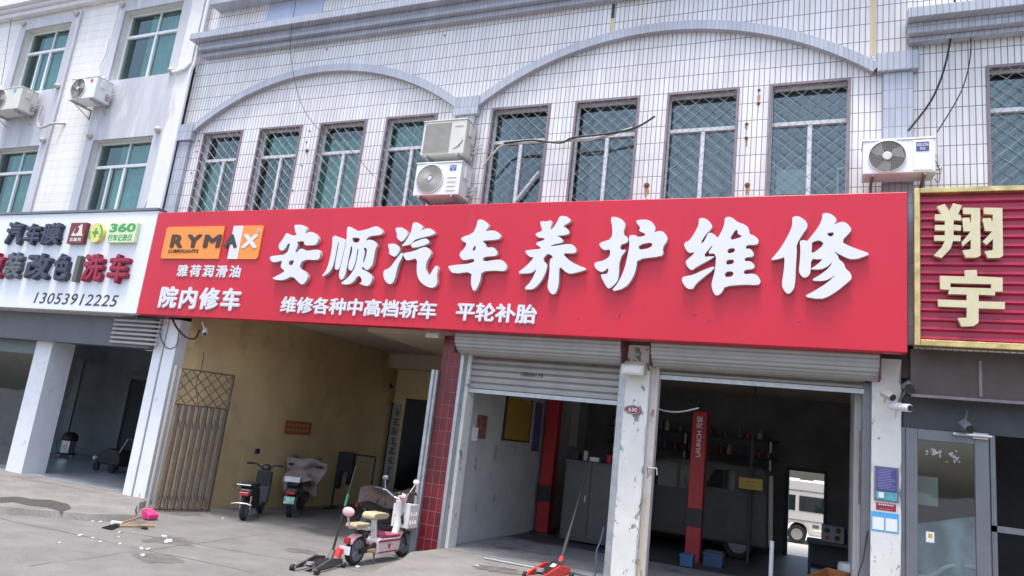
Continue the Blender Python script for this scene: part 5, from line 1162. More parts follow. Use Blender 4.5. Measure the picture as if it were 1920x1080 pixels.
def moped(label, loc, rotz, body, seatm, plate=None, shield=BLACK, rack=False, front_basket=False, mirrors=True):
    T = thing('moped', label, 'moped', loc, None, rotz)
    wheel(T, 'rear_wheel', -.62, .21, .10); wheel(T, 'front_wheel', .66, .21, .09)
    mb = MB(); mb.prism([(-.80, .50), (-.86, .60), (-.70, .68), (-.20, .64), (-.10, .45), (-.06, .24), (-.30, .20), (-.42, .36), (-.62, .46)], yz, -.14, .14); mb.build('body', body, T, bevel=.05, seg=3, **LB_)
    mb = MB(); mb.prism([(-.12, .20), (.42, .20), (.46, .28), (-.10, .28)], yz, -.15, .15); mb.build('footboard', body, T, bevel=.02, **LB_)
    mb = MB(); mb.prism([(.40, .24), (.50, .26), (.60, .60), (.56, .92), (.48, .94), (.50, .60)], yz, -.17, .17); mb.build('front_shield', shield, T, bevel=.03, seg=2, **LB_)
    mb = MB(); mb.prism([(-.84, .69), (-.80, .66), (-.2, .64), (-.12, .68), (-.18, .73), (-.55, .74), (-.8, .76)], yz, -.125, .125); mb.build('seat', seatm, T, bevel=.03, seg=2, **LB_)
    mb = MB(); mb.tube([(.06, .56, .6), (.07, .62, .4), (.07, .66, .21)], .02, 7); mb.tube([(-.06, .56, .6), (-.07, .62, .4), (-.07, .66, .21)], .02, 7); mb.build('front_fork', STEEL, T, smooth=True, **LB_)
    mb = MB(); pr = None
    for k in range(10):
        a = R(40 + 110 * k / 9); o_ = [(s * .07, .66 + math.cos(a) * q, .21 + math.sin(a) * q) for s, q in ((-1, .26), (1, .26), (1, .24), (-1, .24))]
        if pr:
            for j in range(4): mb.face([pr[j], o_[j], o_[(j + 1) % 4], pr[(j + 1) % 4]])
        pr = o_
    mb.build('front_fender', body, T, smooth=True, **LB_)
    mb = MB(); mb.tube([(-.36, .40, 1.06), (-.2, .46, 1.06), (-.08, .50, .98), (.08, .50, .98), (.2, .46, 1.06), (.36, .40, 1.06)], .017, 8); hb = mb.build('handlebar', BLACK, T, smooth=True, **LB_)
    for s in (-1, 1):
        mb = MB(); mb.tube([(s * .25, .44, 1.06), (s * .39, .38, 1.06)], .025, 8); mb.build('grip', BLACK, hb, smooth=True, **LB_)
        if mirrors:
            mb = MB(); mb.tube([(s * .2, .47, 1.06), (s * .26, .5, 1.2)], .007, 5); mb.sph((s * .27, .5, 1.24), (.06, .02, .045), 10, 6); mb.build('mirror', BLACK, hb, smooth=True, **LB_)
    mb = MB(); mb.sph((0, .56, .98), (.11, .08, .09), 12, 8); mb.build('headlight', body, T, smooth=True, **LB_)
    mb = MB(); mb.box(-.10, .10, -.9, -.84, .50, .57); mb.build('tail_light', REDP, T, bevel=.01, **LB_)
    mb = MB(); mb.tube([(.09, -.62, .21), (.11, -.70, .5)], .02, 7); mb.tube([(-.09, -.62, .21), (-.11, -.70, .5)], .02, 7); mb.build('rear_shock', CHROME, T, smooth=True, **LB_)
    if plate:
        mb = MB(); mb.obox((0, -.9, .38), (.11, .006, .075), (R(-15), 0, 0)); mb.build('licence_plate', plate, T, **LB_)
        mb = MB(); mb.prism([(-.78, .46), (-.92, .28), (-.90, .27), (-.74, .42)], yz, -.09, .09); mb.build('rear_mudguard', BLACK, T, **LB_)
    if rack:
        mb = MB(); mb.tube([(-.13, -.7, .7), (-.13, -1.0, .72), (.13, -1.0, .72), (.13, -.7, .7)], .012, 6); mb.build('rear_rack', CHROME, T, smooth=True, **LB_)
        mb = MB(); mb.tube([(-.2, -.92, .33), (-.1, -.95, .36), (.1, -.95, .36), (.2, -.92, .33)], .012, 6); mb.build('rear_bar', CHROME, T, smooth=True, **LB_)
    mb = MB(); mb.tube([(.1, -.1, .2), (.2, -.16, .01)], .012, 6); mb.build('kick_stand', BLACK, T, **LB_)
    return T
moped('black moped with bare handlebars parked against the yellow wall, nearest the gate', (-11.05, 12.66, 0), R(27), mat('moped_black', (.03, .03, .032), rough=.35), CLOTH_K, None, BLACK, True, mirrors=False)
M2 = moped('dark moped with green and white plate and a pale carton at its tail', (-11.0, 14.0, 0), R(28), mat('moped_dark', (.028, .032, .035), rough=.35), CLOTH_K, mat('plate_green_white', (.30, .55, .42), rough=.4, var=.5, scale=9))
# quilted apron over the second moped's bars, and white carton on its tail
def cloth(name, label, cat, pts_fn, nu, nv, mtl, th=.02):
    mb = MB(); grid = [[Vector(pts_fn(i / nu, j / nv)) for j in range(nv + 1)] for i in range(nu + 1)]
    for i in range(nu):
        for j in range(nv): mb.face([grid[i][j], grid[i + 1][j], grid[i + 1][j + 1], grid[i][j + 1]])
    o = mb.build(name, mtl, None, smooth=True, fix=False); so_ = o.modifiers.new('thickness', 'SOLIDIFY'); so_.thickness = th
    # weld so that the cloth is one sheet
    import bmesh
    bm = bmesh.new(); bm.from_mesh(o.data); bmesh.ops.remove_doubles(bm, verts=bm.verts, dist=1e-5); bm.to_mesh(o.data); bm.free()
    return tag(o, label, cat)
rq = Matrix.Rotation(R(28), 3, 'Z')
def quilt(u, v):
    a = (u - .5) * 1.0; z = 1.22 - v * .75; y = .42 + .30 * math.sin(v * 2.2) * .6 - .34 * v + .06 * math.sin(9 * u + 3 * v) + .04 * math.sin(17 * v + 5 * u)
    x = a * (1.0 - .25 * v) + .05 * math.sin(7 * v); z += -.10 * abs(a) + .03 * math.sin(12 * u)
    return Vector((-11.0, 14.0, 0)) + rq @ Vector((x, y, z))
cloth('quilt', 'greyish pink quilted windshield blanket draped over the second moped', 'blanket', quilt, 22, 18, CLOTH_G, .03)
def quilt2(u, v):
    a = (u - .5) * .62; y = -.25 + .62 * v; z = .80 + .06 * math.sin(8 * u + 4 * v) + .05 * math.sin(11 * v) - .35 * abs(a) ** 1.3
    return Vector((-11.0, 14.0, 0)) + rq @ Vector((a, y, z))
cloth('quilt', 'greyish crumpled cover lying over the seat of the second moped', 'blanket', quilt2, 14, 14, CLOTH_G, .03)
c = Vector((-11.0, 14.0, 0)) + rq @ Vector((-.02, -.72, .81)); mb = MB(); mb.obox(c, (.17, .12, .055), (0, 0, R(28))); tag(mb.build('carton', mat('pale_carton', (.62, .62, .62), rough=.7, var=.1), None, bevel=.01), 'pale flat carton on the tail of the second moped', 'carton')
moped('dark moped standing behind the pink scooter under a brown spotted cover', (-8.05, 13.6, 0), R(-58), mat('moped_brown', (.05, .04, .04), rough=.5), CLOTH_K, None, BLACK, False)
rq3 = Matrix.Rotation(R(-58), 3, 'Z')
def cover3(u, v):
    a = (u - .5); t = v; y = -.85 + 1.25 * t; x = .42 * math.sin(a * 2.6); z = .86 - .42 * abs(a) ** 1.6 * 2 + .05 * math.sin(9 * t) + .03 * math.sin(14 * u + 6 * v) + .10 * t
    return Vector((-8.05, 13.6, 0)) + rq3 @ Vector((x, y, z))
cloth('cover', 'brown spotted cloth cover over the moped behind the pink scooter', 'cover', cover3, 18, 18, CLOTH_B, .02)
moped('black moped standing in the doorway at the end of the passage', (-9.1, 17.1, 0), R(60), mat('moped_blue_black', (.03, .032, .05), rough=.4), CLOTH_K, None, BLACK, False)

# ------------------------------------------------------------------ clothes rack and black clothes
ry = 15.7; a = P(613, 955, 1, ry); a.z = 0; tl = P(637, 848, 1, ry); tr = P(704, 857, 1, ry)
RK = thing('clothes_rack', 'black tube clothes rack standing by the yellow wall', 'rack', (a.x, ry, 0))
mb = MB(); mb.tube([(tl.x, ry, 0), (tl.x, ry, tl.z), (tr.x, ry, tl.z), (tr.x, ry, 0)], .03, 8); mb.build('frame', BLACK, RK, smooth=True)
for x in (tl.x, tr.x):
    mb = MB(); mb.tube([(x, ry - .3, .03), (x, ry + .3, .03)], .02, 6); mb.build('foot', BLACK, RK, smooth=True)
x0 = P(640, 850, 1, ry).x; x1 = P(667, 850, 1, ry).x; zt = tl.z + .02; Hh = .98
def garment(u, v):
    x = x0 + (x1 - x0) * u + .02 * math.sin(5 * v); z = zt - v * .62
    return (x, ry - .06 + .03 * math.sin(14 * u) + .02 * math.sin(8 * v), z)
GT = thing('black_trousers', 'black clothes with two hanging legs on the clothes rack', 'clothes', ((x0 + x1) / 2, ry, zt - 1.0))
mb = MB(); wv = x1 - x0
out = [(0, 0), (.25, .02), (.75, .02), (1, 0), (1.02, -.25), (1.06, -.42), (.98, -.62), (.86, -.78), (.68, -.84), (.66, -.76), (.72, -.6), (.70, -.5), (.34, -.48), (.26, -.62), (.24, -.8), (.2, -.96), (.02, -.94), (.06, -.78), (-.06, -.62), (-.04, -.4), (-.02, -.2)]
out = smooth_loop([(x0 + wv * u, zt + v * .95) for u, v in out], 1)
mb.prism(out, lambda u, v, d: (u, ry - .07 + d + .015 * math.sin(u * 20) + .012 * math.sin(v * 13), v), 0, .14); mb.build('cloth', CLOTH_K, GT, bevel=.02, seg=2)

# ------------------------------------------------------------------ trolley jacks
def jack(label, x, y, z, rot, handle_end, body=REDB, grip=None, k=1.25, hr=1.0):
    T = thing('trolley_jack', label, 'jack', (x, y, z), None, 0); M3 = Matrix.Rotation(rot, 3, 'Z'); f3 = lambda p: Vector((x, y, z)) + M3 @ Vector((p[0] * k, p[1] * k, p[2] * (k if k < 1.3 else k * .72)))
    for s in (-1, 1):
        mb = MB(); mb.prism([(-.30, .05), (-.28, .13), (-.05, .17), (.32, .08), (.34, .04), (.0, .04)], lambda u, v, d: f3((d + s * .11, u, v)), -.012, .012); mb.build('side_plate', body, T, bevel=.004)
        mb = MB(); mb.cyl(f3((s * .13, .31, .045)), f3((s * .17, .31, .045)), .045, n=14); mb.build('front_wheel', BLACK, T)
        mb = MB(); mb.cyl(f3((s * .13, -.27, .04)), f3((s * .17, -.27, .04)), .04, n=14); mb.build('caster', BLACK, T)
    mb = MB(); mb.prism([(-.24, .10), (-.05, .13), (.22, .10), (.24, .07), (-.24, .05)], lambda u, v, d: f3((d, u, v)), -.07, .07); mb.build('lift_arm', BLACK, T, bevel=.006)
    mb = MB(); mb.cyl(f3((0, .22, .10)), f3((0, .22, .135)), .06, n=16); mb.build('saddle', STEEL, T)
    mb = MB(); mb.cyl(f3((0, -.2, .1)), f3((0, -.26, .24)), .05, .035, n=12); mb.build('handle_socket', body, T, smooth=True)
    base = f3((0, -.24, .2)); mb = MB(); he = Vector(handle_end); mb.tube([base, base.lerp(he, .3), base.lerp(he, .32), he], [.034 * hr, .030 * hr, .022 * hr, .020 * hr], 8); H = mb.build('handle', BLACK, T, smooth=True)
    if grip:
        d = he - base; mb = MB(); mb.tube([base + d * grip[0], base + d * grip[1]], .02, 8); mb.build('grip_tape', GREENT, H, smooth=True)
    return T
hp = P(1098, 893, 1, 12.3)
J1 = jack('red trolley jack with tall black handle on the pavement before the left garage bay', -3.74, 10.98, .22, R(168), hp)
mb = MB(); mb.obox((-3.73, 11.11, .40), (.10, .17, .006), (R(-22), 0, R(168))); mb.build('cover_plate', BLACK, J1); mb = MB(); mb.obox((-3.72, 11.06, .404), (.035, .045, .006), (R(-22), 0, R(168))); mb.build('white_label', PAPER, J1)
J2 = jack('long low grey trolley jack with green-taped handle beside the pink scooter', -6.86, 9.52, 0, R(187), P(668, 872, 1, 10.05), mat('jack_grey', (.09, .09, .09), rough=.5, metal=.3, var=.3), (.52, .66), 1.35, .6)
mb = MB(); mb.cyl((-6.815, 9.86, .14), (-6.80, 9.90, .27), .06, .05, n=14); mb.build('red_socket', REDB, J2, smooth=True)

# ------------------------------------------------------------------ garage interior
def lift(label, x, y, txt):
    T = thing('lift_post', label, 'car lift', (x, y, .2))
    mb = MB(); mb.box(x - .15, x + .15, y - .13, y + .15, .2, 3.22); mb.build('post', REDP, T, bevel=.012)
    mb = MB(); mb.box(x - .25, x + .25, y - .2, y + .25, .2, .222); mb.build('base_plate', BLACK, T)
    mb = MB(); mb.box(x - .17, x + .17, y - .17, y - .131, .9, 1.25); mb.build('carriage', BLACK, T, bevel=.008)
    if txt:
        text_mesh('lettering', txt, LETTER_W, T, lambda u, v, d: (x - v, y - .131 - d, u), 2.28, 3.12, -.06, .06, bold=.03, depth=.004)
    return T
lift('red car lift post lettered LAUNCH in the right garage bay', -2.36, 15.75, 'LAUNCH 元征')
lift('plain red car lift post in the left garage bay beside the white wall', -5.85, 16.4, None)
# boards and notices on the white garage wall
YB = thing('board', 'large mustard yellow board leaning on the white garage wall', 'board', (-6.09, 14.8, 2.2)); mb = MB(); mb.box(-6.098, -6.06, 14.03, 15.45, 2.2, 3.08); mb.build('panel', mat('mustard_board', (.34, .22, .035), rough=.5, var=.08), YB); mb = MB()
for a in ((14.0, 14.029, 2.17, 3.11), (15.451, 15.48, 2.17, 3.11)): mb.box(-6.098, -6.05, *a)
mb.box(-6.098, -6.05, 14.029, 15.451, 2.17, 2.199); mb.build('frame', BLACK, YB)
for lab, y0, y1, z0, z1, mm in [('blackened torn poster beside the yellow board', 12.75, 13.2, 2.15, 2.6, mat('torn_poster', (.20, .08, .07), rough=.8, var=.5, scale=9)), ('white paper slip pinned on the torn poster', 12.6, 12.82, 2.1, 2.35, PAPER), ('small grey notice low on the white garage wall', 13.7, 13.85, 1.75, 2.05, ACG)]:
    mb = MB(); mb.box(-6.098, -6.09 if mm is not PAPER else -6.083, y0, y1, z0, z1); tag(mb.build('poster', mm), lab, 'poster')
q = P(1005, 760, 0, -6.08); mb = MB(); mb.box(-6.098, -6.08, 15.75, 16.2, 2.0, 3.1); tag(mb.build('poster', mat('blue_poster', (.08, .09, .2), rough=.6, var=.4, scale=5)), 'dark blue poster next to the red lift post on the garage wall', 'poster')
# grey cabinet with oddments on top, and a pale upright panel behind it
q0 = P(1062, 858, 1, 15.6); q1 = P(1142, 868, 1, 15.6)
CAB = thing('cabinet', 'tall grey steel cabinet cluttered on top at the back of the left bay', 'cabinet', (q0.x + .4, 15.9, .2)); zc = q0.z - .02
mb = MB(); mb.box(q0.x, q1.x + .35, 15.6, 16.2, .24, zc); mb.build('body', mat('cabinet_grey', (.065, .07, .073), rough=.45, var=.15), CAB, bevel=.01)
for x in (q0.x + .04, q0.x + .62): mb = MB(); mb.box(x, x + .55, 15.58, 15.599, .32, zc - .06); d = mb.build('door', mat('cabinet_door_grey', (.072, .078, .08), rough=.4, var=.15) if 'cabinet_door_grey' not in bpy.data.materials else bpy.data.materials['cabinet_door_grey'], CAB, bevel=.004); mb = MB(); mb.box(x + .46, x + .49, 15.56, 15.579, (zc + .2) / 2, (zc + .2) / 2 + .14); mb.build('handle', STEEL, d)
for k, (dx, w_, h_, mm, lab) in enumerate([(.08, .16, .14, 'BLACK', 'small black box on top of the grey cabinet'), (.33, .1, .22, 'PAPER', 'white can on top of the grey cabinet'), (.5, .22, .10, 'STEEL', 'flat steel tray on top of the grey cabinet'), (.85, .14, .2, 'REDP', 'dark red can on top of the grey cabinet'), (1.05, .2, .13, 'ACG', 'grey carton on top of the grey cabinet')]):
    mb = MB(); x = q0.x + dx
    if 'can' in lab: mb.lathe([(w_ / 2, 0), (w_ / 2, h_ * .9), (w_ / 2.6, h_)], (x + w_ / 2, 15.8, zc), (0, 0, 1), 14)
    else: mb.box(x, x + w_, 15.7, 15.95, zc, zc + h_)
    tag(mb.build('can' if 'can' in lab.split()[1:2] or 'can ' in lab else 'small_box', {'BLACK': BLACK, 'PAPER': CREAM_P, 'STEEL': STEEL, 'REDP': REDP, 'ACG': ACG}[mm], None, bevel=.006), lab, 'can' if 'can ' in lab else 'box')
q0 = P(1062, 722, 1, 18.5); q1 = P(1056, 835, 1, 18.5); mb = MB(); mb.box(q1.x, q1.x + .38, 18.45, 18.5, q1.z, q0.z); tag(mb.build('wall_panel', mat('pale_panel', (.42, .43, .43), rough=.5, var=.1)), 'pale upright panel hanging high behind the left bay lift post', 'panel')
mb = MB(); mb.tube([(q1.x + .19, 18.52, q0.z - .05), (q1.x + .19, 19.9, q0.z + .1)], .02, 6); tag(mb.build('panel_arm', STEEL), 'steel arm holding the pale upright panel to the garage back wall', 'bracket')
# dark grey van at the back of the garage
def car(name, label, cat, x0, x1, y0, y1, z0, prof, paint, winds, wheels, wr=.33, flip=False, nose=None):
    """side profile (along x) swept across y"""
    T = thing(name, label, cat, ((x0 + x1) / 2, (y0 + y1) / 2, z0)); Lx = x1 - x0
    px = (lambda u: x1 - u * Lx) if flip else (lambda u: x0 + u * Lx)
    mb = MB(); mb.prism([(px(u), z0 + v) for u, v in prof], lambda u, v, d: (u, d, v), y0, y1); mb.build('body', paint, T, bevel=.06, seg=3)
    for s, yy in ((-1, y0 - .004), (1, y1 + .004)):
        for wq in winds:
            mb = MB(); mb.prism([(px(u), z0 + v) for u, v in wq], lambda u, v, d: (u, d, v), yy, yy - s * .02); mb.build('side_window', CARGLASS, T)
    for u in wheels:
        for yy in (y0 + .02, y1 - .24):
            mb = MB(); c = (px(u), yy, z0 + wr); mb.lathe([(wr * .6, 0), (wr * .95, .005), (wr, .04), (wr, .18), (wr * .95, .215), (wr * .6, .22)], c, (0, 1, 0), 28); W = mb.build('wheel', RUBBER, T, smooth=True)
            mb = MB(); mb.lathe([(wr * .62, -.004), (wr * .56, .01), (wr * .2, .02), (wr * .18, -.006)], c, (0, 1, 0), 20); mb.build('rim', GREY_AL, W, smooth=True)
    return T
car('van', 'dark grey-green van parked across the back of the right garage bay', 'van', -4.95, -1.03, 17.4, 19.1, .2, [(0, .3), (0, 1.0), (.04, 1.2), (.20, 1.36), (.33, 1.92), (.42, 2.04), (.95, 2.04), (.99, 1.85), (1, .3)], VAN_G,
    [[(.25, 1.36), (.35, 1.88), (.48, 1.9), (.48, 1.36)], [(.50, 1.36), (.50, 1.9), (.60, 1.9), (.60, 1.36)], [(.64, 1.46), (.695, 1.87), (.81, 1.88), (.81, 1.46)]], (.17, .84))
WT = mat('window_trim', (.42, .42, .40), rough=.35)
zx = lambda u: -4.9 + u * 3.92
mb = MB(); mb.tube([(zx(.64), 17.385, 1.66), (zx(.695), 17.385, 2.08), (zx(.815), 17.385, 2.085), (zx(.815), 17.385, 1.64), (zx(.60), 17.385, 1.64)], .018, 6); tr = mb.build('window_trim', WT, bpy.data.objects['van']); tr.location = -ORG['van']
q0, q1 = P(1385, 893, 1, 17.1), P(1430, 923, 1, 17.1); xc_ = (q0.x + q1.x) / 2
mb = MB(); mb.box(xc_ - .03, xc_ + .03, 17.11, 17.17, .2, 4.0); tag(mb.build('steel_post', DARK2), 'slim dark steel post carrying the yellow certificate in the right bay', 'post')
CE = thing('certificate', 'yellow certificate in a dark frame hung before the grey-green van', 'certificate', (xc_, 17.1, q1.z))
mb = MB(); mb.box(q0.x - .02, q1.x + .02, 17.08, 17.105, q1.z - .0, q0.z + .02); mb.build('frame', BLACK, CE); mb = MB(); mb.box(q0.x + .01, q1.x - .01, 17.07, 17.079, q1.z + .03, q0.z - .01); mb.build('paper', CERT, CE)
for i, wv in enumerate((.16, .2, .12)):
    mb = MB(); mb.box(xc_ - wv / 2, xc_ + wv / 2, 17.066, 17.0695, q1.z + .1 + .08 * i, q1.z + .112 + .08 * i); mb.build('print', mat('brown_print', (.25, .12, .03), rough=.6) if not i else bpy.data.materials['brown_print'], CE)
# wall shelves with bottles
for z in (2.45, 2.9):
    SH = thing('shelf', 'long dark %s shelf of bottles and tins on the garage back wall' % ('lower' if z < 2.6 else 'upper'), 'shelf', (-3.4, 19.6, z)); mb = MB(); mb.box(-5.4, -1.0, 19.45, 19.89, z - .03, z); mb.build('board', DARK2, SH); mb = MB()
    for x in (-5.2, -3.3, -1.2): mb.box(x, x + .04, 19.47, 19.89, z - .3, z - .031)
    mb.build('brackets', STEEL, SH)
bc = [mat('bottle_white', (.5, .5, .48), rough=.4), mat('bottle_grey', (.2, .2, .22), rough=.4), mat('bottle_red', (.3, .04, .03), rough=.4), mat('bottle_blue', (.06, .1, .25), rough=.4)]
cols = ['white', 'grey', 'red', 'blue']; idx = 0
for z in (2.45, 2.9):
    x = -5.2
    while x < -1.15:
        k = random.randrange(4); h = random.uniform(.16, .3); r_ = random.uniform(.04, .07); mb = MB(); mb.lathe([(r_, 0), (r_, h * .7), (r_ * .4, h * .85), (r_ * .4, h)], (x, 19.62, z), (0, 0, 1), 12)
        o = mb.build('bottle', bc[k], None, smooth=True); tag(o, '%s plastic bottle on the %s shelf of the garage back wall' % (cols[k], 'lower' if z < 2.6 else 'upper'), 'bottle', '%s bottles on the %s garage shelf' % (cols[k], 'lower' if z < 2.6 else 'upper'))
        x += random.uniform(.16, .4)
def crate(name, label, cat, x0, x1, y0, y1, z0, z1, mtl, lip=True, rot=0):
    T = thing(name, label, cat, ((x0 + x1) / 2, (y0 + y1) / 2, z0), None, 0)
    t = .02; mb = MB(); mb.box(x0, x1, y0, y0 + t, z0, z1); mb.box(x0, x1, y1 - t, y1, z0, z1); mb.box(x0, x0 + t, y0 + t, y1 - t, z0, z1); mb.box(x1 - t, x1, y0 + t, y1 - t, z0, z1); mb.box(x0 + t, x1 - t, y0 + t, y1 - t, z0, z0 + t); o = mb.build('shell', mtl, T, bevel=.006)
    if lip: mb = MB(); mb.box(x0 - .012, x1 + .012, y0 - .012, y0, z1 - .04, z1); mb.box(x0 - .012, x0, y0, y1, z1 - .04, z1); mb.box(x1, x1 + .012, y0, y1, z1 - .04, z1); mb.build('rim', mtl, T)
    if rot: T.rotation_euler[2] = rot
    return T
q = P(1340, 1036, 1, 15.6); crate('crate', 'dull blue plastic crate by the red LAUNCH lift post', 'crate', q.x - .2, q.x + .16, 15.5, 15.9, .2, .46, BLUEC)
mb = MB(); mb.box(q.x - .2, q.x + .16, 15.55, 15.85, .46, .49); tag(mb.build('folded_cloth', GREY_AL, None, bevel=.015), 'folded grey cloth on the dull blue crate', 'cloth')
q = P(1284, 1062, 2, .23); crate('crate', 'small bright blue box at the foot of the LAUNCH lift post', 'crate', q.x - .1, q.x + .14, q.y, q.y + .28, .226, .45, mat('bright_blue', (.03, .10, .22), rough=.4))
q = P(1446, 1055, 1, 13.2); mb = MB(); mb.tube([(q.x, 13.2, .226), (q.x, 13.2, 1.06)], .035, 10); tag(mb.build('white_pole', LETTER_W, None, smooth=True), 'short white pole standing on the garage floor', 'pole')
# bench with test meter, blue bottles, wooden box, drum
BN = thing('work_bench', 'dark work bench right of the rear door', 'bench', (.3, 16.9, .2)); mb = MB(); mb.box(-.25, .9, 16.6, 17.3, .84, .9); mb.build('top', DARK2, BN)
for x in (-.22, .82):
    for y in (16.63, 17.22): mb = MB(); mb.box(x, x + .05, y, y + .05, .2, .839); mb.build('leg', DARK2, BN)
mb = MB(); mb.box(-.2, .86, 16.65, 17.25, .35, .38); mb.build('lower_shelf', DARK2, BN); mb = MB(); mb.box(-.2, .86, 17.2, 17.22, .381, .838); mb.build('back_panel', DARK2, BN)
TM = thing('tester', 'grey meter box with round dials on the bench by the rear door', 'tester', (.2, 16.8, .9)); mb = MB(); mb.box(.02, .44, 16.66, 16.98, .9, 1.22); mb.build('case', mat('tester_grey', (.22, .215, .2), rough=.5), TM, bevel=.01)
for x, z, r_ in ((.12, 1.13, .055), (.33, 1.15, .05), (.13, .99, .035), (.31, 1.0, .05)): mb = MB(); mb.lathe([(r_, 0), (r_, .012), (r_ * .6, .018)], (x, 16.66, z), (0, -1, 0), 16); mb.build('dial', BLACK if r_ > .04 else REDP, TM)
for k in range(3):
    x = .52 + .14 * k; mb = MB(); mb.lathe([(.06, 0), (.065, .02), (.065, .3), (.05, .36), (.025, .4), (.025, .45)], (x, 17.0, .9), (0, 0, 1), 14); tag(mb.build('bottle', BLUEC, None, smooth=True), 'tall dark blue bottle on the bench beside the meter box', 'bottle', 'blue bottles on the bench')
WBX = thing('wooden_box', 'open orange wooden box tilted on the floor of the right garage bay', 'box', (.12, 12.9, .226)); M3 = Matrix.Rotation(R(-35), 3, 'Z') @ Matrix.Rotation(R(14), 3, 'X')
w3 = lambda x, y, z: Vector((.12, 12.9, .55)) + M3 @ Vector((x, y, z))
for nm, (a, b, c, d, e, f_) in (('side', (-.2, .2, -.32, -.30, -.16, .16)), ('side', (-.2, .2, .30, .32, -.16, .16)), ('side', (-.2, -.18, -.30, .30, -.16, .16)), ('side', (.18, .2, -.30, .30, -.16, .16)), ('bottom', (-.18, .18, -.30, .30, -.16, -.14))):
    mb = MB(); mb.box(a, b, c, d, e, f_); mb.v = [w3(v.x, v.y, v.z) for v in mb.v]; mb.build(nm, WOOD, WBX)
crate('crate', 'low grey tool crate under the orange wooden box', 'crate', -.35, .4, 12.7, 13.3, .226, .36, GREY_AL)
mb = MB(); mb.lathe([(.19, 0), (.20, .02), (.20, .25), (.19, .27), (.20, .29), (.20, .60), (.18, .66), (.05, .68)], (.46, 13.35, .226), (0, 0, 1), 24); tag(mb.build('drum', PLASTIC_REFLECTION, None, smooth=True), 'pale translucent plastic drum beside the orange wooden box', 'drum')
def bag(u, v):
    a = 2 * math.pi * u; r_ = .22 * math.sin(math.pi * min(.96, .12 + v * .8)) + .03 * math.sin(5 * a + 9 * v)
    return (-.42 + r_ * 1.4 * math.cos(a), 12.75 + r_ * math.sin(a), .236 + .26 * (1 - v))
cloth('plastic_bag', 'crumpled pale plastic bag on the floor of the right garage bay', 'bag', bag, 22, 10, PLASTIC_REFLECTION, .004)
# hoses and cables by the pillars
cable([(-3.2, 11.85, 1.0), (-3.22, 11.82, .8), (-3.26, 11.75, .6), (-3.24, 11.7, .26), (-3.6, 11.75, .235), (-4.0, 11.9, .24), (-4.3, 12.2, .24)], .014, mat('blue_hose', (.045, .07, .13), rough=.5), 'dark blue air hose dropping down the pillar and along the floor', 'hose')
cable([(-2.55, 11.80, 1.6), (-2.56, 11.79, .9), (-2.55, 11.78, .3), (-2.45, 11.7, .235)], .008, mat('yellow_cable', (.5, .4, .08), rough=.5), 'thin yellow cable down the right edge of pillar 630')
cable(PV(12.3, (1222, 760), (1245, 770), (1275, 772), (1310, 765)), .014, LETTER_SIDE, 'grey cable drooping from the shutter rail inside the right bay')
cable([(.62, 11.95, 1.5), (.56, 11.9, 1.1), (.5, 11.85, .9), (.55, 11.88, .7), (.6, 11.9, .3)], .01, BLACK, 'black cord looping down the grey right jamb')
q = P(1225, 882, 1, 11.9); mb = MB(); mb.tube([(q.x - .07, 11.92, q.z - .06), (q.x - .07, 11.86, q.z + .04), (q.x + .06, 11.86, q.z + .04), (q.x + .06, 11.92, q.z - .06)], .012, 6); tag(mb.build('pull_handle', LETTER_W, None, smooth=True), 'small white bent handle on the right rail of pillar 630', 'handle')
mb = MB(); mb.box(.50, .528, 12.0, 12.1, 1.85, 2.9); tag(mb.build('switch_board', mat('brown_board', (.16, .10, .08), rough=.8, var=.3)), 'narrow brown wooden strip on the right garage jamb', 'board')
mb = MB(); mb.box(-5.1, -4.2, 11.55, 11.85, .2245, .25); tag(mb.build('metal_ramp', STEEL, None, bevel=.004), 'thin pale metal plate on the threshold of the left bay', 'plate')

# ------------------------------------------------------------------ minibus in the rear yard, car at the passage end
BU = thing('minibus', 'white minibus seen through the rear door of the garage', 'minibus', (-.67, 25.2, .06)); BU.scale = (.77, .77, .77)
bx0, bx1, by0, by1 = -5.6, .75, 25.2, 27.2
mb = MB(); mb.prism([(bx0, .45), (bx0, 1.2), (bx0 + .35, 2.3), (bx0 + .7, 2.55), (bx1 - .15, 2.55), (bx1, 2.3), (bx1, .5), (bx1 - .5, .42), (-.22, .40), (-.30, .70), (-.46, .84), (-.68, .88), (-.9, .84), (-1.06, .7), (-1.12, .4)], lambda u, v, d: (u, d, v), by0, by1); mb.build('body', BUS_W, BU, bevel=.06, seg=3)
for xa, xb in ((-5.0, -4.2), (-4.1, -3.1), (-3.0, -2.0), (-1.9, -.75), (-.62, .45)):
    mb = MB(); mb.box(xa, xb, by0 - .015, by0 + .02, 1.33, 1.95); mb.build('side_window', CARGLASS, BU, bevel=.03)
mb = MB(); mb.box(bx0 + .6, bx1 - .2, by0 - .01, by0 + .02, 2.12, 2.16); mb.build('roof_gutter', SILVER, BU)
mb = MB(); mb.box(bx0 + .4, bx1 - .02, by0 - .012, by0 + .02, .96, 1.0); mb.build('side_moulding', SILVER, BU)
for x in (-.67, -4.4):
    for yy in (by0 + .02, by1 - .26):
        mb = MB(); c = (x, yy, .06 + .36); mb.lathe([(.2, 0), (.34, .005), (.36, .04), (.36, .2), (.34, .235), (.2, .24)], c, (0, 1, 0), 30); W = mb.build('wheel', RUBBER, BU, smooth=True)
        mb = MB(); mb.lathe([(.22, -.004), (.2, .012), (.09, .03), (.08, -.01)], c, (0, 1, 0), 22); mb.build('rim', SILVER, W, smooth=True)
mb = MB(); mb.box(bx1 - .85, bx1 + .06, by0 - .04, by1 + .04, .45, .68); mb.build('rear_bumper', BUS_W, BU, bevel=.04, seg=2)
mb = MB(); mb.box(bx1 - .02, bx1 + .02, by0 + .05, by0 + .25, .8, 1.15); mb.build('tail_light', REDP, BU)
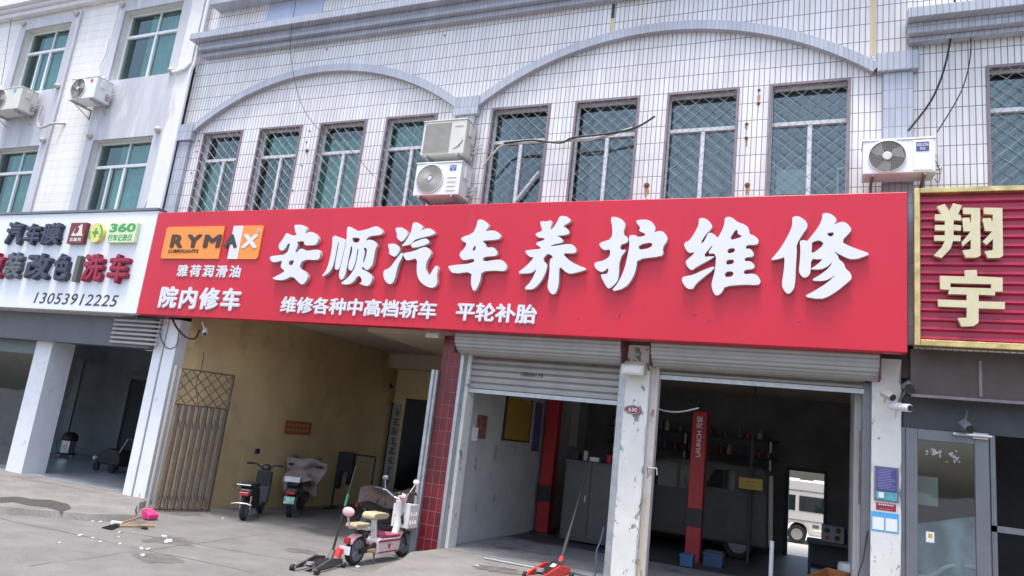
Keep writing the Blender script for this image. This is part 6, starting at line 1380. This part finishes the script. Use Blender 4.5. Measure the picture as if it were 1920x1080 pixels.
mb = MB(); mb.box(-.1, .15, by0 - .012, by0 + .01, .74, .86); mb.build('side_vent', GREY_AL, BU)
for xa in (-1.2, -.1):
    mb = MB(); mb.box(xa, xa + .55, by0 + .1, by1 - .1, 2.555, 2.6); mb.build('roof_rib', BUS_W, BU, bevel=.01)
PC = thing('parked_car', 'dark car with pale roof rails standing in the room behind the passage', 'car', (-10.2, 21.2, 0))
mb = MB(); mb.prism([(19.3, .3), (19.28, .75), (19.5, .88), (20.3, .98), (20.9, 1.38), (21.3, 1.44), (22.6, 1.42), (23.0, 1.0), (23.05, .3)], lambda u, v, d: (d, u, v), -11.1, -9.35); mb.build('body', mat('car_taupe', (.16, .15, .14), rough=.3, coat=.4, var=.05), PC, bevel=.08, seg=3)
mb = MB(); mb.face([(-10.95, 20.34, 1.01), (-9.5, 20.34, 1.01), (-9.65, 20.88, 1.37), (-10.8, 20.88, 1.37)]); mb.v = [v + Vector((0, -.02, .02)) for v in mb.v]; o = mb.build('windscreen', CARGLASS, PC, fix=False)
for x in (-10.95, -9.5): mb = MB(); mb.tube([(x, 20.95, 1.47), (x, 21.1, 1.53), (x, 22.4, 1.53), (x, 22.55, 1.46)], .02, 6); mb.build('roof_rail', SILVER, PC, smooth=True)
mb = MB(); mb.box(-11.0, -9.45, 19.26, 19.29, .5, .72); mb.build('grille', BLACK, PC)
for x in (-10.85, -9.6): mb = MB(); mb.sph((x, 19.35, .72), (.18, .1, .07), 12, 8); mb.build('headlight', SILVER, PC, smooth=True)
for x in (-11.08, -9.57):
    for y in (19.95, 22.3): mb = MB(); mb.lathe([(.2, 0), (.31, .01), (.31, .19), (.2, .2)], (x, y, .31), (1, 0, 0), 24); mb.build('wheel', RUBBER, PC, smooth=True)

# ------------------------------------------------------------------ left shop contents
q = P(131, 857, 2, .125); q.y = min(q.y, 15.2); vx, vy, vz = -21.55, 15.95, .125
V = thing('vacuum_cleaner', 'steel drum vacuum cleaner on the left shop floor by the inner door', 'vacuum cleaner', (vx, vy, vz))
mb = MB(); mb.lathe([(.2, .12), (.22, .14), (.22, .5), (.2, .52)], (vx, vy, vz), (0, 0, 1), 24); mb.build('drum', CHROME, V, smooth=True)
mb = MB(); mb.lathe([(.23, .52), (.24, .56), (.22, .66), (.15, .74), (.05, .77)], (vx, vy, vz), (0, 0, 1), 24); mb.build('motor_head', BLACK, V, smooth=True)
mb = MB(); mb.lathe([(.2, .08), (.27, .09), (.27, .12), (.2, .13)], (vx, vy, vz), (0, 0, 1), 20); mb.build('wheel_base', BLACK, V)
for a in (0, 1.57, 3.14, 4.71):
    mb = MB(); mb.sph((vx + .24 * math.cos(a), vy + .24 * math.sin(a), vz + .045), .045, 10, 6); mb.build('caster', LETTER_SIDE, V, smooth=True)
mb = MB(); mb.tube([(vx - .2, vy - .1, vz + .45), (vx - .38, vy - .12, vz + .5), (vx - .42, vy - .1, vz + .3), (vx - .3, vy - .1, vz + .12)], .028, 8); mb.build('hose', GREY_AL, V, smooth=True)
q = P(215, 868, 1, 14.6); px_ = q.x
CW = thing('pressure_washer', 'dark wheeled pressure washer in the shade of the left shop', 'pressure washer', (px_, 14.6, .125))
mb = MB(); mb.prism([(-.45, .2), (-.42, .5), (-.1, .62), (.3, .6), (.45, .4), (.42, .18)], lambda u, v, d: (px_ + u, 14.35 + d, .125 + v), 0, .5); mb.build('body', BLACK, CW, bevel=.04, seg=2)
mb = MB(); mb.tube([(px_ + .3, 14.4, .6), (px_ + .55, 14.4, 1.05), (px_ + .55, 14.8, 1.05), (px_ + .3, 14.8, .6)], .02, 7); mb.build('handle', STEEL, CW, smooth=True)
for x, y in ((-.3, 14.3), (.3, 14.3), (-.3, 14.9), (.3, 14.9)): mb = MB(); mb.cyl((px_ + x, y - .03, .235), (px_ + x, y + .03, .235), .11, n=18); mb.build('wheel', RUBBER, CW, smooth=True)
mb = MB(); mb.cyl((px_ - .5, 14.33, .45), (px_ - .5, 14.45, .45), .05, n=12); mb.build('gauge', LETTER_W, CW)
mb = MB(); mb.box(px_ + .5, px_ + 1.5, 15.0, 15.5, .125, 1.0); o = mb.build('tool_cabinet', DARK2, None, bevel=.02); tag(o, 'dark tool cabinet behind the pressure washer in the left shop', 'cabinet')

# ------------------------------------------------------------------ behind the right glass door; sheet and tube added in place of its reflections
def street_reflection(u, v):
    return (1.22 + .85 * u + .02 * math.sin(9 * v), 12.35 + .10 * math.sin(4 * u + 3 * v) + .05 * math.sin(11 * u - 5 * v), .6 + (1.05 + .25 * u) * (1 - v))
cloth('reflection_sheet', 'crumpled grey sheet added behind the glass shop door for its street reflection', 'reflection sheet', street_reflection, 24, 24, PLASTIC_REFLECTION, .004)  # added sheet takes the place of the pane's street and car reflection
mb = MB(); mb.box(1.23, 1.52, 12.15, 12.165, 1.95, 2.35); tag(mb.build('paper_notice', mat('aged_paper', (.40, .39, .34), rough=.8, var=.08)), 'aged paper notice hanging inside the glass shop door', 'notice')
cable([(1.2, 12.3, .95), (1.45, 12.28, 1.0), (1.65, 12.25, 1.16), (1.9, 12.25, 1.2), (2.1, 12.3, 1.19)], .03, PAPER, 'white slanted tube added behind the glass shop door for a reflected car bumper', 'bumper_reflection')  # added tube, shaped like the white bumper of a reflected car
CT = thing('counter', 'grey counter with pale top just inside the glass shop door', 'counter', (1.9, 12.6, .226)); mb = MB(); mb.box(1.5, 3.5, 12.5, 13.0, .226, .95); mb.build('body', GREY_AL, CT); mb = MB(); mb.box(1.45, 3.55, 12.45, 13.05, .951, .99); mb.build('top', PAPER, CT)
